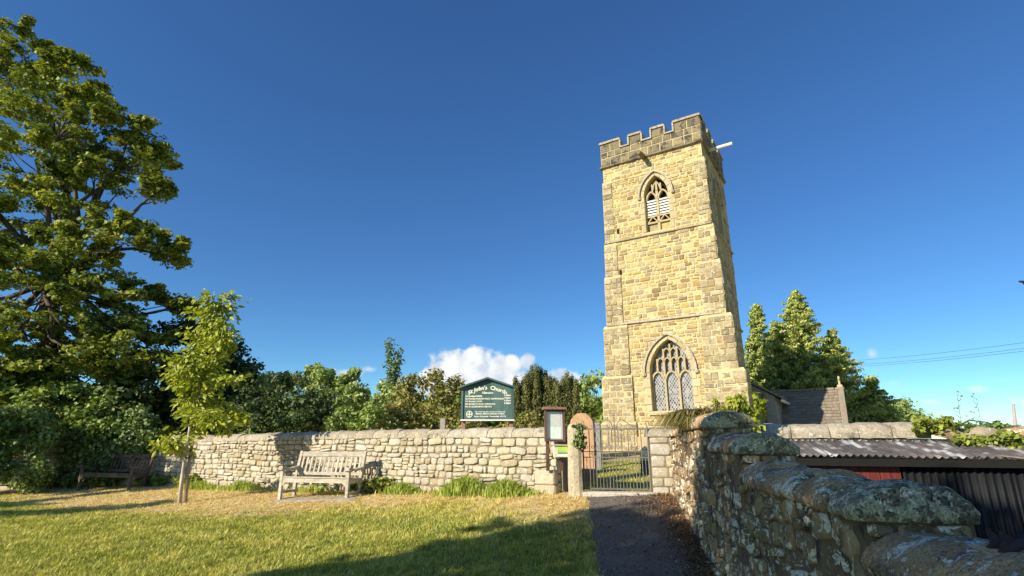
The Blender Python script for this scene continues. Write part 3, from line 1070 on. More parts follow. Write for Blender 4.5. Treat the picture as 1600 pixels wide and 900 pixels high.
def build_tower():
    # body behind the two faces we see
    core = MB()
    V = [TL + UP * TZ0, TB + UP * TZ0, TB + US * TW + UP * TZ0, TL + US * TW + UP * TZ0]
    V += [p + UP * (TZ_STR + .55 - TZ0) for p in V]
    core.add(V, [(3, 2, 6, 7), (0, 3, 7, 4), (4, 5, 6, 7)])
    core.build('rear_wall', M['mortar'], church, fix=False)
    fwall = tower_face(TL, UF, NF, [BW, WW], 'front_wall')
    sw = dict(BW); sw['cx'] = 2.4
    swall = tower_face(TB, US, NS, [sw], 'side_wall')
    e_bel = sub_empty('belfry_window', church, TL + UF * BW['cx'] + UP * BW['z0'])
    e_west = sub_empty('west_window', church, TL + UF * WW['cx'] + UP * WW['z0'])
    e_side = sub_empty('side_window', church, TB + US * 2.4 + UP * BW['z0'])
    e_par = sub_empty('parapet', church, TL + UP * TZ_STR)
    # rubble facing
    fr = lambda u, v: (TL + UF * u + UP * v, UF, UP, NF)
    rects = courses(.02, TW - .02, TZ0 + .1, TZ_STR, (.13, .26), (.16, .50), gap=.026, depth=.10, proud=.012, split=.18, excl=excl_for([BW, WW]), wob=.03, prd=.018, tilt=.06)
    rects = [q for q in rects if not (abs(q[1] - 10.72) < .05 or abs(q[1] - 6.7) < .04)]
    lay_stones(fwall, M['tower'], rects, fr, STONES, 'stone', 300)
    fs = lambda u, v: (TB + US * u + UP * v, US, UP, NS)
    rects = courses(.02, TW - .02, TZ0 + .1, TZ_STR, (.2, .33), (.3, .7), gap=.016, depth=.10, proud=.010, split=.08, excl=excl_for([sw]), wob=.012)
    lay_stones(swall, M['tower'], rects, fs, STONES_SQ, 'stone', 0)
    string_course(10.66, .09, .12, 'string_course')
    string_course(6.64, .10, .14, 'string_course')
    arch_surround(BW, TL, UF, NF, e_bel, M['dressed'])
    arch_surround(WW, TL, UF, NF, e_west, M['dressed'])
    arch_surround(sw, TB, US, NS, e_side, M['dressed'])
    belfry(TL, UF, NF, e_bel)
    # side belfry: only louvres and mullion
    mb = MB(); ubar(mb, TB, US, NS, 2.4 - .05, 2.4 + .05, BW['z0'], 13.3, -.3, -.14); mb.build('mullion', M['dressed'], e_side)
    mb = MB(); mb.prism(arch_pts(2.4, BW['z0'] + .01, BW['zs'], BW['za'] - .01, BW['hw'] - .005), TB, US, UP, NS, -.5, -.40); mb.build('belfry_void', M['black'], e_side)
    west_window(TL, UF, NF, e_west)
    # stepped corner buttresses: (z0, z1, projection on the front, on the side, width)
    stages = [(TZ0, 2.35, .15, .92, .95), (2.35, 4.35, .115, .74, .88), (4.35, 6.62, .085, .48, .80), (6.62, 9.0, .065, .27, .62), (9.0, 10.64, .05, .17, .52), (10.64, 13.9, .035, .09, .42)]
    for corner in ('right', 'left'):
        for (z0, z1, pf, ps, wd) in stages:
            h = z1 - z0
            if corner == 'right':
                # L-shaped plan clasping the corner
                o = TB
                plan = [(-wd, -.1), (-wd, pf), (ps, pf), (ps, -wd), (0 - .1, -wd)]
                pts = [o + UF * a + NF * b for a, b in plan]
                out_f = [(TB - UF * wd + NF * pf, UF, NF, wd + ps), (TB + UF * ps + NF * pf, US, NS, wd + pf)]
            else:
                o = TL
                ps2 = ps * .72
                plan = [(wd, -.1), (wd, pf), (-ps2, pf), (-ps2, -wd), (.1, -wd)]
                pts = [o + UF * a + NF * b for a, b in plan]
                out_f = [(TL - UF * ps2 + NF * pf, UF, NF, wd + ps2)]
            mb = MB()
            k = len(pts)
            nxt = .08
            lo = [p + UP * z0 for p in pts]; hi = [p + UP * (z1 - nxt) for p in pts]
            cen = sum(pts, Vector()) / k
            # weathered slope: pull the top back towards the tower
            back = []
            for (a, b), p in zip(plan, pts):
                sh = min(.09, pf * .5)
                a2 = a - (sh if a > 0 and corner == 'right' else 0) + (sh if a < 0 and corner == 'left' else 0)
                b2 = b - (sh if b > 0 else 0)
                back.append(o + UF * a2 + NF * b2 + UP * (z1 + .03))
            V = lo + hi + back
            F = [tuple(range(k))[::-1]] + [(i, (i + 1) % k, (i + 1) % k + k, i + k) for i in range(k)] + [(i + k, (i + 1) % k + k, (i + 1) % k + 2 * k, i + 2 * k) for i in range(k)] + [tuple(i + 2 * k for i in range(k))]
            mb.add(V, F)
            but = mb.build('buttress', M['mortar'], church)
            for (oo, u, n, W) in out_f:
                rects = courses(.0, W, z0 + .01, z1 - nxt, (.18, .34), (.22, .5), gap=.02, depth=.07, proud=.02, split=.15, prd=.025, tilt=.04)
                lay_stones(but, M['tower_rough'], rects, lambda a, b, oo=oo, u=u, n=n: (oo + u * a + UP * b, u, UP, n), STONES_SQ, 'quoin', 14 if u is UF else 6, smooth=False)
    # parapet
    par_z = TZ_STR
    ov = .06
    for fi, (o, u, n) in enumerate(((TL, UF, NF), (TB, US, NS))):
        frame = lambda a, b, o=o, u=u, n=n: (o + u * a + UP * b + n * (ov - .02), u, UP, n)
        mb = MB()
        mb.prism([(-ov if fi == 0 else .0, par_z), (TW + ov - .004, par_z), (TW + ov - .004, par_z + .86), (-ov if fi == 0 else 0, par_z + .86)], o, u, UP, n, -.32, ov - .03)
        mb.build('parapet_wall', M['mortar'], e_par)
        # lower string
        mb = MB()
        a0, a1 = (-ov - .05, TW + ov + .05) if fi == 0 else (-.05, TW + ov)
        prof = [(0, par_z - .10), (ov + .07, par_z - .02), (ov + .07, par_z + .05), (ov - .02, par_z + .11)]
        V = [o + u * a0 + n * d + UP * q for d, q in prof] + [o + u * a1 + n * d + UP * q for d, q in prof]
        mb.add(V, [(0, 1, 5, 4), (1, 2, 6, 5), (2, 3, 7, 6), (0, 3, 2, 1), (4, 5, 6, 7)])
        mb.build('string_course', M['parapet'], e_par)
        rects = []
        for (v0, h) in ((par_z + .11, .40), (par_z + .52, .34)):
            x = -ov
            while x < TW + ov - .01:
                w_ = rnd.uniform(.34, .62)
                if TW + ov - x - w_ < .25: w_ = TW + ov - x
                rects.append((x + w_ / 2, v0 + h / 2, w_ - .025, h - .025, .12, 0.015, 0))
                x += w_
        mer = [(-ov, .20), (.305, .43), (.54, .665), (.765, 1 + ov / TW)]
        for (f0, f1) in mer:
            a, b = (f0 * TW if f0 > 0 else (-ov if fi == 0 else .03)), f1 * TW
            k = max(1, round((b - a) / .5))
            for i in range(k):
                w_ = (b - a) / k
                rects.append((a + w_ * (i + .5), par_z + .86 + .235, w_ - .025, .47 - .03, .12, .015, 0))
            mb = MB(); mb.prism([(a + .004, par_z + .862), (b - .004, par_z + .862), (b - .004, par_z + 1.33), (a + .004, par_z + 1.33)], o, u, UP, n, -.32, ov - .03)
            mb.build('merlon', M['mortar'], e_par)
            # coping roll over the top and down the sides
            mb = MB()
            prof = [(a - .05, par_z + 1.32), (b + .05, par_z + 1.32), (b + .05, par_z + 1.39), (b, par_z + 1.43), (a, par_z + 1.43), (a - .05, par_z + 1.39)]
            mb.prism(prof, o, u, UP, n, -.40, ov + .06)
            mb.build('coping', M['coping'], e_par)
            for x, s_ in ((a, -1), (b, 1)):
                if (x < .1 and s_ < 0) or (x > TW - .1 and s_ > 0): continue
                mb = MB(); x0, x1 = sorted((x, x + s_ * .07))
                mb.prism([(x0, par_z + .93), (x1, par_z + .93), (x1, par_z + 1.318), (x0, par_z + 1.318)], o, u, UP, n, -.38, ov + .045)
                mb.build('coping', M['coping'], e_par)
        for (g0, g1) in ((.20, .305), (.43, .54), (.665, .765)):
            mb = MB(); a, b = g0 * TW + .0, g1 * TW
            mb.prism([(a, par_z + .86), (b, par_z + .86), (b, par_z + .925), (a, par_z + .925)], o, u, UP, n, -.38, ov + .06)
            mb.build('coping', M['coping'], e_par)
        lay_stones(e_par, M['parapet'], rects, frame, ASHLAR, 'parapet_block', 300 if fi == 0 else 0, smooth=False)
    # rain spouts: stone gargoyle on the front, lead pipe on the side
    mb = MB()
    p0 = TL + UF * 2.12 + UP * (par_z + .02)
    mb.tube([p0 - NF * .05, p0 + NF * .5 - UP * .05, p0 + NF * .78 - UP * .10], [.13, .115, .10], 6)
    mb.build('spout', M['parapet'], church)
    mb = MB()
    p1 = TB + US * 1.2 + UP * (par_z + .10)
    mb.tube([p1 - NS * .05, p1 + NS * 1.15 + UP * .03], [.085, .085], 10)
    mb.build('drain_pipe', M['louvre'], church)
    # plinth
    mb = MB(); mb.prism([(-.05, TZ0 - .4), (TW + .05, TZ0 - .4), (TW + .05, 1.75), (-.05, 1.75)], TL, UF, UP, NF, 0, .12)
    mb.build('plinth', M['dressed'], church)
    # small slits
    for (a, z) in ((.62, 11.1), (.62, 9.05)):
        mb = MB(); ubar(mb, TL, UF, NF, a - .05, a + .05, z, z + .22, -.02, .045); mb.build('slit', M['black'], church)


build_tower()


def build_nave():
    # nave behind the tower, its west wall standing out past the tower's side
    S0 = TB + US * (TW - .1)
    ext = 1.1
    z0, ze, zr = .6, 3.55, 6.4
    mid = TB + US * TW - UF * 2.4
    half = 2.4 + ext
    L = 12.0
    mb = MB()
    prof = [(-half, z0), (half, z0), (half, ze), (0, ze + half * .60), (-half, ze)]
    mb.prism(prof, mid, UF, UP, NF, -L, 0)
    mb.build('nave_wall', M['greystone'], church)  # darker grey stone: the tower's shadow is put into the wall colour
    for s in (-1, 1):
        mb = MB()
        a0, a1 = 0, s * (half + .28)
        V = []
        for d in (.15, -L):
            for (a, z) in ((a0, ze + half * .60 + .06), (a1, ze - .28 * .60 + .06), (a1, ze - .28 * .60 + .18), (a0, ze + half * .60 + .18)):
                V.append(mid + UF * a + NF * d + UP * z)
        mb.add(V, [(0, 1, 2, 3), (7, 6, 5, 4), (0, 4, 5, 1), (1, 5, 6, 2), (2, 6, 7, 3), (3, 7, 4, 0)])
        mb.build('nave_roof', M['roofslate'], church)
    # rainwater pipe and barge edge on the west wall
    mb = MB()
    p = mid + UF * (half - .45) + NF * .07
    mb.tube([p + UP * z0, p + UP * (ze + .1)], .06, 8); mb.build('drain_pipe', M['darkwood'], church)
    mb = MB()
    mb.tube([mid + UF * (half + .30) + UP * (ze - .22) + NF * .15, mid + UF * (half + .30) + UP * (ze - .22) - NF * L], .07, 6)
    mb.build('gutter', M['white'], church)
    # south porch: ridge runs out from the nave, slated slope faces the tower side
    P0 = mid + UF * half + US * 3.2
    RL, PH, ZR, hp = 2.70, 2.5, 4.0, 2.3
    mb = MB()
    V = []
    for a in (-.5, RL - .12):
        for (d, z) in ((-hp, .6), (hp, .6), (hp, ZR - hp * .92 - .1), (0, ZR - .1), (-hp, ZR - hp * .92 - .1)):
            V.append(P0 + UF * a + US * d + UP * z)
    mb.add(V, [(0, 1, 2, 3, 4), (9, 8, 7, 6, 5), (0, 5, 6, 1), (1, 6, 7, 2), (2, 7, 8, 3), (3, 8, 9, 4), (4, 9, 5, 0)])
    mb.build('porch_wall', M['dressed'], church)
    for s in (-1, 1):
        sd = (US * s - UP * .92).normalized()
        nn = (US * s * .92 + UP).normalized()
        if s < 0:
            slope_len = hp * math.hypot(1, .92) + .2
            rows = 15
            Vv = []; Ff = []; Aa = []
            for r_ in range(rows):
                h = slope_len / rows
                x = -.6 + rnd.uniform(0, .2)
                while x < RL - .25:
                    w_ = rnd.uniform(.18, .34)
                    w2 = min(w_, RL - .25 - x)
                    a, b = x + .006, x + w2 - .006
                    s0, s1 = r_ * h, (r_ + 1) * h + .03
                    lo = .035 + rnd.uniform(0, .012)
                    base = len(Vv)
                    for (aa, ss, hh) in ((a, s0, .0), (b, s0, .0), (b, s1, lo), (a, s1, lo), (a, s1, lo - .03), (b, s1, lo - .03)):
                        p = P0 + UP * ZR + UF * aa + sd * ss + nn * hh
                        Vv.append((p.x, p.y, p.z))
                    Ff += [(base, base + 1, base + 2, base + 3), (base + 3, base + 2, base + 5, base + 4)]
                    Aa += [rnd.random()] * 6
                    x += w_
            o = link('slate_roofing', mesh_np('slate_roofing', Vv, Ff, {'rnd': Aa}), M['roofslate'], church)
            o['kind'] = 'stuff'
        mb = MB()
        V = []
        Ls = hp * math.hypot(1, .92) + .18
        for a in (-.6, RL - .2):
            for (q, hh) in ((0, -.09), (Ls, -.09), (Ls, -.012), (0, -.012)):
                V.append(P0 + UP * ZR + UF * a + sd * q + nn * hh)
        mb.add(V, [(0, 1, 2, 3), (7, 6, 5, 4), (0, 4, 5, 1), (1, 5, 6, 2), (2, 6, 7, 3), (3, 7, 4, 0)])
        mb.build('porch_roof', M['roofslate'], church)
        mb = MB(); V = []
        for a in (RL - .20, RL):
            for (q, hh) in ((-.04, -.1), (Ls, -.1), (Ls, .10), (-.04, .10)):
                V.append(P0 + UP * ZR + UF * a + sd * q + nn * hh)
        mb.add(V, [(0, 1, 2, 3), (7, 6, 5, 4), (0, 4, 5, 1), (1, 5, 6, 2), (2, 6, 7, 3), (3, 7, 4, 0)])
        mb.build('gable_coping', M['roofslate'], church)
    mb = MB()
    x = -.6
    while x < RL - .3:
        mb.box(P0 + UP * (ZR + .02) + UF * (x + .2), (.40, .22, .12), Matrix.Rotation(-TA, 3, 'Z'), rnd.random(), .03); x += .42
    mb.build('ridge_tiles', M['roofslate'], church)
    # finial cross
    mb = MB()
    c = P0 + UP * (ZR + .1) + UF * (RL - .13)
    mb.box(c + UP * .03, (.24, .24, .16), Matrix.Rotation(-TA, 3, 'Z'), 0, .04)
    mb.box(c + UP * .30, (.09, .09, .44), Matrix.Rotation(-TA, 3, 'Z'), 0, .025)
    mb.box(c + UP * .38, (.08, .30, .09), Matrix.Rotation(-TA, 3, 'Z'), 0, .025)
    mb.build('finial_cross', M['dressed'], church)


build_nave()


# ------------------------------------------------------------------ churchyard wall
def half_round(L, W, H, seg_l=5, seg_r=8, seed=0, amp=.015, body=.03, round_end=.0):
    """half-round coping stone along x, width y, top z"""
    V = []; F = []
    prof = [(-W / 2, 0), (-W / 2, body)]
    for k in range(seg_r + 1):
        a = math.pi * k / seg_r
        prof.append((-W / 2 * math.cos(a), body + (H - body) * math.sin(a) ** .85))
    prof += [(W / 2, body), (W / 2, 0)]
    prof = [prof[0]] + prof[2:-2] + [prof[-1]]
    n = len(prof)
    for i in range(seg_l + 1):
        x = -L / 2 + L * i / seg_l
        e = min(i, seg_l - i) / seg_l * L
        f = 1 - (.045 + round_end) * max(0.0, 1 - e / .07) ** 1.6
        if e == 0: f -= .02 + round_end
        for (y, z) in prof:
            q = Vector((x * 3 + seed * 9.1, y * 4 + seed, z * 4 + seed * 3))
            d = amp * mnoise.noise(q) + amp * .5 * mnoise.noise(q * 3)
            V.append((x + d * .6, y * f * (1 + d / .15 * .3), max(0, z * f * (1 + d * 5) if z > 0 else 0)))
    for i in range(seg_l):
        for k in range(n - 1):
            a = i * n + k
            F.append((a, a + 1, a + n + 1, a + n))
        F.append((i * n + n - 1, i * n, (i + 1) * n, (i + 1) * n + n - 1))
    F.append(tuple(range(n))[::-1]); F.append(tuple(seg_l * n + k for k in range(n)))
    return V, F


def rough_slab(L, W, H, seed, nl=26, nw=20):
    """weathered coping slab: flattened half-round, chipped edges, uneven faces"""
    V = []; F = []
    n = nw + 3
    for i in range(nl + 1):
        x = -L / 2 + L * i / nl
        e = min(i, nl - i) / nl * L
        f = 1 - .10 * max(0.0, 1 - e / .06) ** 2
        row = [(-W / 2 * .96, 0.0)]
        for k in range(nw + 1):
            y = -W / 2 * math.cos(math.pi * k / nw)
            t_ = min(1, abs(y) / (W / 2))
            row.append((y, .04 + (H - .04) * max(0, 1 - t_ ** 2.5) ** .62))
        row.append((W / 2 * .96, 0.0))
        for (y, z) in row:
            q = Vector((x + seed * 3.7, y, z))
            d = .030 * mnoise.noise(q * 3.2) + .018 * mnoise.noise(q * 9) + .010 * mnoise.noise(q * 22) + .006 * mnoise.noise(q * 48)
            edge = abs(y) / (W / 2)
            V.append((x + (.5 * d if 0 < i < nl else 1.2 * d), y * (f + d * 1.1 * edge), z * (1 - (1 - f) * .8) + (d * .9 if z > 0 else d * .3)))
    for i in range(nl):
        for k in range(n - 1):
            a = i * n + k
            F.append((a, a + 1, a + n + 1, a + n))
        F.append((i * n + n - 1, i * n, (i + 1) * n, (i + 1) * n + n - 1))
    F.append(tuple(range(n))[::-1]); F.append(tuple(nl * n + k for k in range(n)))
    return V, F


def wall_top(t):
    return lerp_tab(t, [(-1, 1.66), (0, 1.655), (4.5, 1.64), (9, 1.58), (14, 1.52), (30, 1.45)])


def build_churchyard_wall():
    o3 = Vector((WO.x, WO.y, 0)); e3 = Vector((WE.x, WE.y, 0)); n3 = Vector((WN.x, WN.y, 0))
    L = 13.4
    root = empty('churchyard_wall', o3 + e3 * (L / 2), 'long pale stone wall with rounded coping between lawn and churchyard', 'wall')
    mb = MB()
    k = 26
    V = []
    for i in range(k + 1):
        t = -.05 + (L + .05) * i / k
        p = o3 + e3 * t
        for (d, z) in ((.0, 0), (.0, wall_top(t)), (-.42, wall_top(t)), (-.42, 0)):
            V.append(p + n3 * d + UP * z)
    F = []
    for i in range(k):
        for j in range(3): F.append((i * 4 + j, i * 4 + j + 1, (i + 1) * 4 + j + 1, (i + 1) * 4 + j))
    F += [(0, 1, 2, 3), (k * 4 + 3, k * 4 + 2, k * 4 + 1, k * 4)]
    mb.add(V, F); mb.build('core', M['wallmortar'], root)
    ur = -e3                                              # to the right as seen from the lawn
    fr = lambda u, v: (o3 + e3 * (L - u) + UP * v, ur, UP, n3)
    rects = []
    for q in courses(.0, L + .02, .05, 1.66, (.07, .17), (.10, .33), gap=.012, depth=.08, proud=.024, split=.32, wob=.05, tilt=.14, prd=.024):
        t = L - q[0]
        p = o3 + e3 * t
        g = ground_z(p.x, p.y)
        if q[1] + q[3] / 2 < g - .02 or q[1] - q[3] / 2 > wall_top(t) - .03: continue
        if q[1] + q[3] / 2 > wall_top(t) + .01:
            top = wall_top(t); bot = q[1] - q[3] / 2
            q = (q[0], (top + bot) / 2, q[2], top - bot, *q[4:])
        rects.append(q)
    lay_stones(root, M['fieldstone'], rects, fr, STONES_R, 'stone', 300)
    t = -.02; i = 0
    while t < L - .05:
        ln = rnd.uniform(.42, .62) if t < 3.6 else rnd.uniform(.20, .34)
        ln = min(ln, L - t)
        V, F = half_round(ln - .012, .50, .20 * rnd.uniform(.92, 1.06), 3, 7, i, .02)
        p = o3 + e3 * (t + ln / 2) - n3 * .21 + UP * (wall_top(t + ln / 2) + .001)
        ang = math.atan2(ur.y, ur.x) + rnd.uniform(-.02, .02)
        Rm = Matrix.Rotation(ang, 3, 'Z')
        mb = MB(); mb.add([Rm @ Vector(v) + p for v in V], F); mb.build('coping_stone', M['coping'], root, smooth=False)
        t += ln; i += 1
    # two big blocks standing forward under the notice board
    mb = MB()
    for j, (z0, h, w_) in enumerate(((.50, .30, .44), (.805, .26, .40))):
        mb = MB()
        mb.box(o3 + e3 * .24 + n3 * .09 + UP * (z0 + h / 2), (w_, .22, h), Matrix.Rotation(math.atan2(ur.y, ur.x), 3, 'Z'), 0, .025)
        mb.build('plinth_block', M['fieldstone'], root)


build_churchyard_wall()


# ------------------------------------------------------------------ roadside wall on the right
RS = [  # Y far, Y near, body top, coping height
    (10.0, 8.32, 1.66, .17), (8.30, 6.22, 1.735, .185), (6.22, 4.90, 1.48, .175), (4.90, 2.69, 1.235, .165), (2.69, -2.2, 1.035, .19)]
RT = .46


def build_roadside_wall():
    d3 = Vector((-.168, -1, 0)).normalized()             # towards the camera
    n3 = Vector((-1, .168, 0)).normalized()              # out of the path face
    o3 = Vector((RW(10.0), 10.0, 0))
    root = empty('roadside_wall', Vector((RW(5), 5, 0)), 'dark lichen-spotted stone wall stepping down beside the path', 'wall')
    sec = math.hypot(1, .168)

    def dist(Y): return (10.0 - Y) * sec
    for i, (ya, yb, top, ch) in enumerate(RS):
        mb = MB()
        a, b = o3 + d3 * dist(ya), o3 + d3 * dist(yb)
        V = []
        for p in (a, b):
            for (q, z) in ((-.05, -.3), (0, top), (RT, top), (RT, -.8)):
                V.append(p - n3 * q + UP * z)
        mb.add(V, [(0, 1, 2, 3), (7, 6, 5, 4), (0, 4, 5, 1), (1, 5, 6, 2), (2, 6, 7, 3), (3, 7, 4, 0)])
        mb.build('core', M['darkmortar'], root)

    def topz(u):
        for (ya, yb, top, ch) in RS:
            if u <= dist(yb) + 1e-6: return top
        return RS[-1][2]
    fr = lambda u, v: (o3 + d3 * u + UP * v + n3 * (.05 * max(0, 1 - v / 1.4)), d3, UP, n3)
    rects = []
    for q in courses(.0, dist(-2.0), -.15, 1.76, (.08, .20), (.10, .36), gap=.006, depth=.10, proud=.008, split=.38, wob=.07, tilt=.3, prd=.03):
        u = q[0]
        p = o3 + d3 * u
        lo = min(topz(max(0, u - q[2] * .45)), topz(u + q[2] * .45))
        if q[1] - q[3] / 2 > lo - .03 or q[1] + q[3] / 2 < ground_z(p.x - .1, p.y) - .03: continue
        if q[1] + q[3] / 2 > lo:
            bot = q[1] - q[3] / 2; q = (u, (lo + bot) / 2, q[2], lo - bot, *q[4:])
        rects.append(q)
    # only the stones that the photograph shows large become single objects: weigh by nearness
    rects = [q for q in rects]
    order = sorted(rects, key=lambda q: -(q[2] * q[3]) / max(.8, 10 - q[0] / sec) ** 2 if 10 - q[0] / sec > 1.6 else 0)
    lay_stones(root, M['darkstone'], order[:300], fr, STONES_HI, 'stone', 300)
    lay_stones(root, M['darkstone'], order[300:], fr, STONES_HI, 'stone', 0)
    # stones in the end faces of the steps, seen from the path
    xr = Vector((.986, -.166, 0))
    for i in range(1, len(RS) - 1):
        ya, yb, top, ch = RS[i]
        z = RS[i + 1][2] + RS[i + 1][3] - .05
        oo = Vector((RW(yb), yb, 0)) - n3 * 0
        rects = courses(.0, RT, z - .12, top, (.07, .13), (.12, .30), gap=.014, depth=.06, proud=.015, split=.1, tilt=.06)
        lay_stones(root, M['darkstone'], rects, lambda a, b, oo=oo: (oo + xr * a + UP * b, xr, UP, d3), STONES_HI, 'end_stone', 20)
    # coping stones
    sid = 0
    for i, (ya, yb, top, ch) in enumerate(RS):
        Ltot = dist(yb) - dist(ya)
        u = dist(ya)
        end = dist(yb) + (.05 if i < 4 else 0)
        while u < end - .05:
            ln = rnd.uniform(.42, .72) if i != 3 else rnd.uniform(.34, .62)
            if end - (u + ln) < .3: ln = end - u
            last = abs(u + ln - end) < 1e-6
            hh = ch * rnd.uniform(.86, 1.06)
            V, F = rough_slab(ln - .035, .56, hh * 1.04, 50 + sid, 34 if i >= 2 else 16, 26 if i >= 2 else 16)
            p = o3 + d3 * (u + ln / 2) - n3 * (RT / 2 - .01) + UP * (top + .002)
            Rm = Matrix.Rotation(math.atan2(d3.y, d3.x) + rnd.uniform(-.03, .03), 3, 'Z') @ Matrix.Rotation(rnd.uniform(-.02, .02), 3, 'Y')
            mb = MB(); mb.add([Rm @ Vector(v) + p for v in V], F)
            ob = mb.build('coping_stone', M['greencoping'] if last and i in (1, 2, 3) else M['darkcoping'], root, smooth=True)
            u += ln; sid += 1
    # squared pier where the wall meets the gate
    pr = empty('gate_pier', Vector((2.68, 10.0, 0)), 'sunlit rubble pier between gate and dark roadside wall', 'pier')
    a0 = Vector((2.50, 10.08, 0)); ud = Vector((.99, -.14, 0)).normalized(); nd = Vector((-.14, -.99, 0)).normalized()
    mb = MB(); mb.prism([(0, .3), (.56, .3), (.56, 1.66), (0, 1.66)], a0, ud, UP, nd, -.4, 0); mb.build('core', M['wallmortar'], pr)
    rects = courses(.0, .5, .45, 1.66, (.12, .22), (.2, .42), gap=.016, depth=.06, proud=.018, split=.1, tilt=.04)
    lay_stones(pr, M['fieldstone'], rects, lambda a, b: (a0 + ud * a + UP * b, ud, UP, nd), STONES, 'stone', 60)
    V, F = half_round(.62, .46, .17, 4, 8, 77, .02)
    Rm = Matrix.Rotation(-.14, 3, 'Z')
    mb = MB(); mb.add([Rm @ Vector(v) + a0 + ud * .26 - nd * .2 + UP * 1.662 for v in V], F); mb.build('coping_stone', M['coping'], pr)


build_roadside_wall()


# ------------------------------------------------------------------ wall behind the shed
def build_yard_wall():
    a0 = Vector((2.95, 8.78, 0)); a1 = Vector((6.05, 7.98, 0))
    ud = (a1 - a0).normalized(); nd = Vector((ud.y, -ud.x, 0)); L = (a1 - a0).length
    root = empty('yard_wall', (a0 + a1) / 2, 'sunlit stone wall with heavy flat coping behind the tin-roofed shed', 'wall')
    mb = MB(); mb.prism([(-.2, -.6), (L, -.6), (L, 1.62), (-.2, 1.62)], a0, ud, UP, nd, -.42, 0); mb.build('core', M['wallmortar'], root)
    rects = courses(.0, L, 1.20, 1.62, (.10, .16), (.2, .5), gap=.016, depth=.06, proud=.02, split=.1, tilt=.04)
    lay_stones(root, M['fieldstone'], rects, lambda a, b: (a0 + ud * a + UP * b, ud, UP, nd), STONES, 'stone', 120)
    u = -.1; i = 0
    while u < L - .05:
        ln = rnd.uniform(.38, .62)
        if L - u - ln < .25: ln = L - u
        V, F = half_round(ln - .012, .52, .225 * rnd.uniform(.95, 1.05), 4, 8, 90 + i, .02, .10)
        Rm = Matrix.Rotation(math.atan2(ud.y, ud.x), 3, 'Z')
        mb = MB(); mb.add([Rm @ Vector(v) + a0 + ud * (u + ln / 2) - nd * .2 + UP * (1.622 + rnd.uniform(0, .015)) for v in V], F)
        mb.build('coping_stone', M['coping'], root)
        u += ln; i += 1
    # broken-down stretch farther right
    b1 = Vector((9.4, 7.2, 0))
    ud2 = (b1 - a1).normalized(); nd2 = Vector((ud2.y, -ud2.x, 0)); L2 = (b1 - a1).length
    r2 = empty('broken_wall', (a1 + b1) / 2, 'broken-down rubble wall overgrown with ivy at the right edge', 'wall')
    mb = MB(); mb.prism([(0, -.6), (L2, -.6), (L2, 1.50), (1.5, 1.58), (0, 1.62)], a1, ud2, UP, nd2, -.40, 0); mb.build('core', M['wallmortar'], r2)
    rects = courses(.05, L2, 1.05, 1.58, (.12, .2), (.22, .5), gap=.018, depth=.07, proud=.03, split=.1, tilt=.1)
    lay_stones(r2, M['fieldstone'], rects, lambda a, b: (a1 + ud2 * a + UP * b, ud2, UP, nd2), STONES, 'stone', 80)
    for j in range(10):
        mb = MB()
        c = a1 + ud2 * (.15 + j * .30) - nd2 * rnd.uniform(-.05, .18) + UP * (1.69 + rnd.uniform(-.02, .09))
        V, F = STONES_HI[j % 14]
        w_ = rnd.uniform(.34, .62)
        Rm = Matrix.Rotation(rnd.uniform(-.4, .4), 3, 'Z') @ Matrix.Rotation(rnd.uniform(-.25, .25), 3, 'X') @ Matrix.Rotation(rnd.uniform(-.2, .2), 3, 'Y')
        mb.add([Rm @ Vector((v[0] * w_, v[1] * .42, v[2] * .13)) + c for v in V], F)
        mb.build('fallen_slab', M['coping'] if j % 3 else M['darkcoping'], r2, smooth=True)
    # ivy-hidden stretch at the far left
    o3 = Vector((WO.x, WO.y, 0)) + Vector((WE.x, WE.y, 0)) * 13.4
    e = Vector((-22.5, 18.0, 0)); ud3 = (o3 - e).normalized(); nd3 = Vector((ud3.y, -ud3.x, 0)); L3 = (o3 - e).length
    r3 = empty('overgrown_wall', (o3 + e) / 2, 'shaded stone wall half hidden by ivy behind the dark bench', 'wall')
    mb = MB(); mb.prism([(0, -.2), (L3, -.2), (L3, 1.55), (0, 1.7)], e, ud3, UP, nd3, -.42, 0); mb.build('core', M['wallmortar'], r3)
    rects = courses(.0, L3, .1, 1.55, (.13, .22), (.2, .5), gap=.018, depth=.07, proud=.02, split=.15, wob=.02, tilt=.05)
    lay_stones(r3, M['fieldstone'], rects, lambda a, b: (e + ud3 * a + UP * b, ud3, UP, nd3), STONES, 'stone', 240)
    return r3


build_yard_wall()


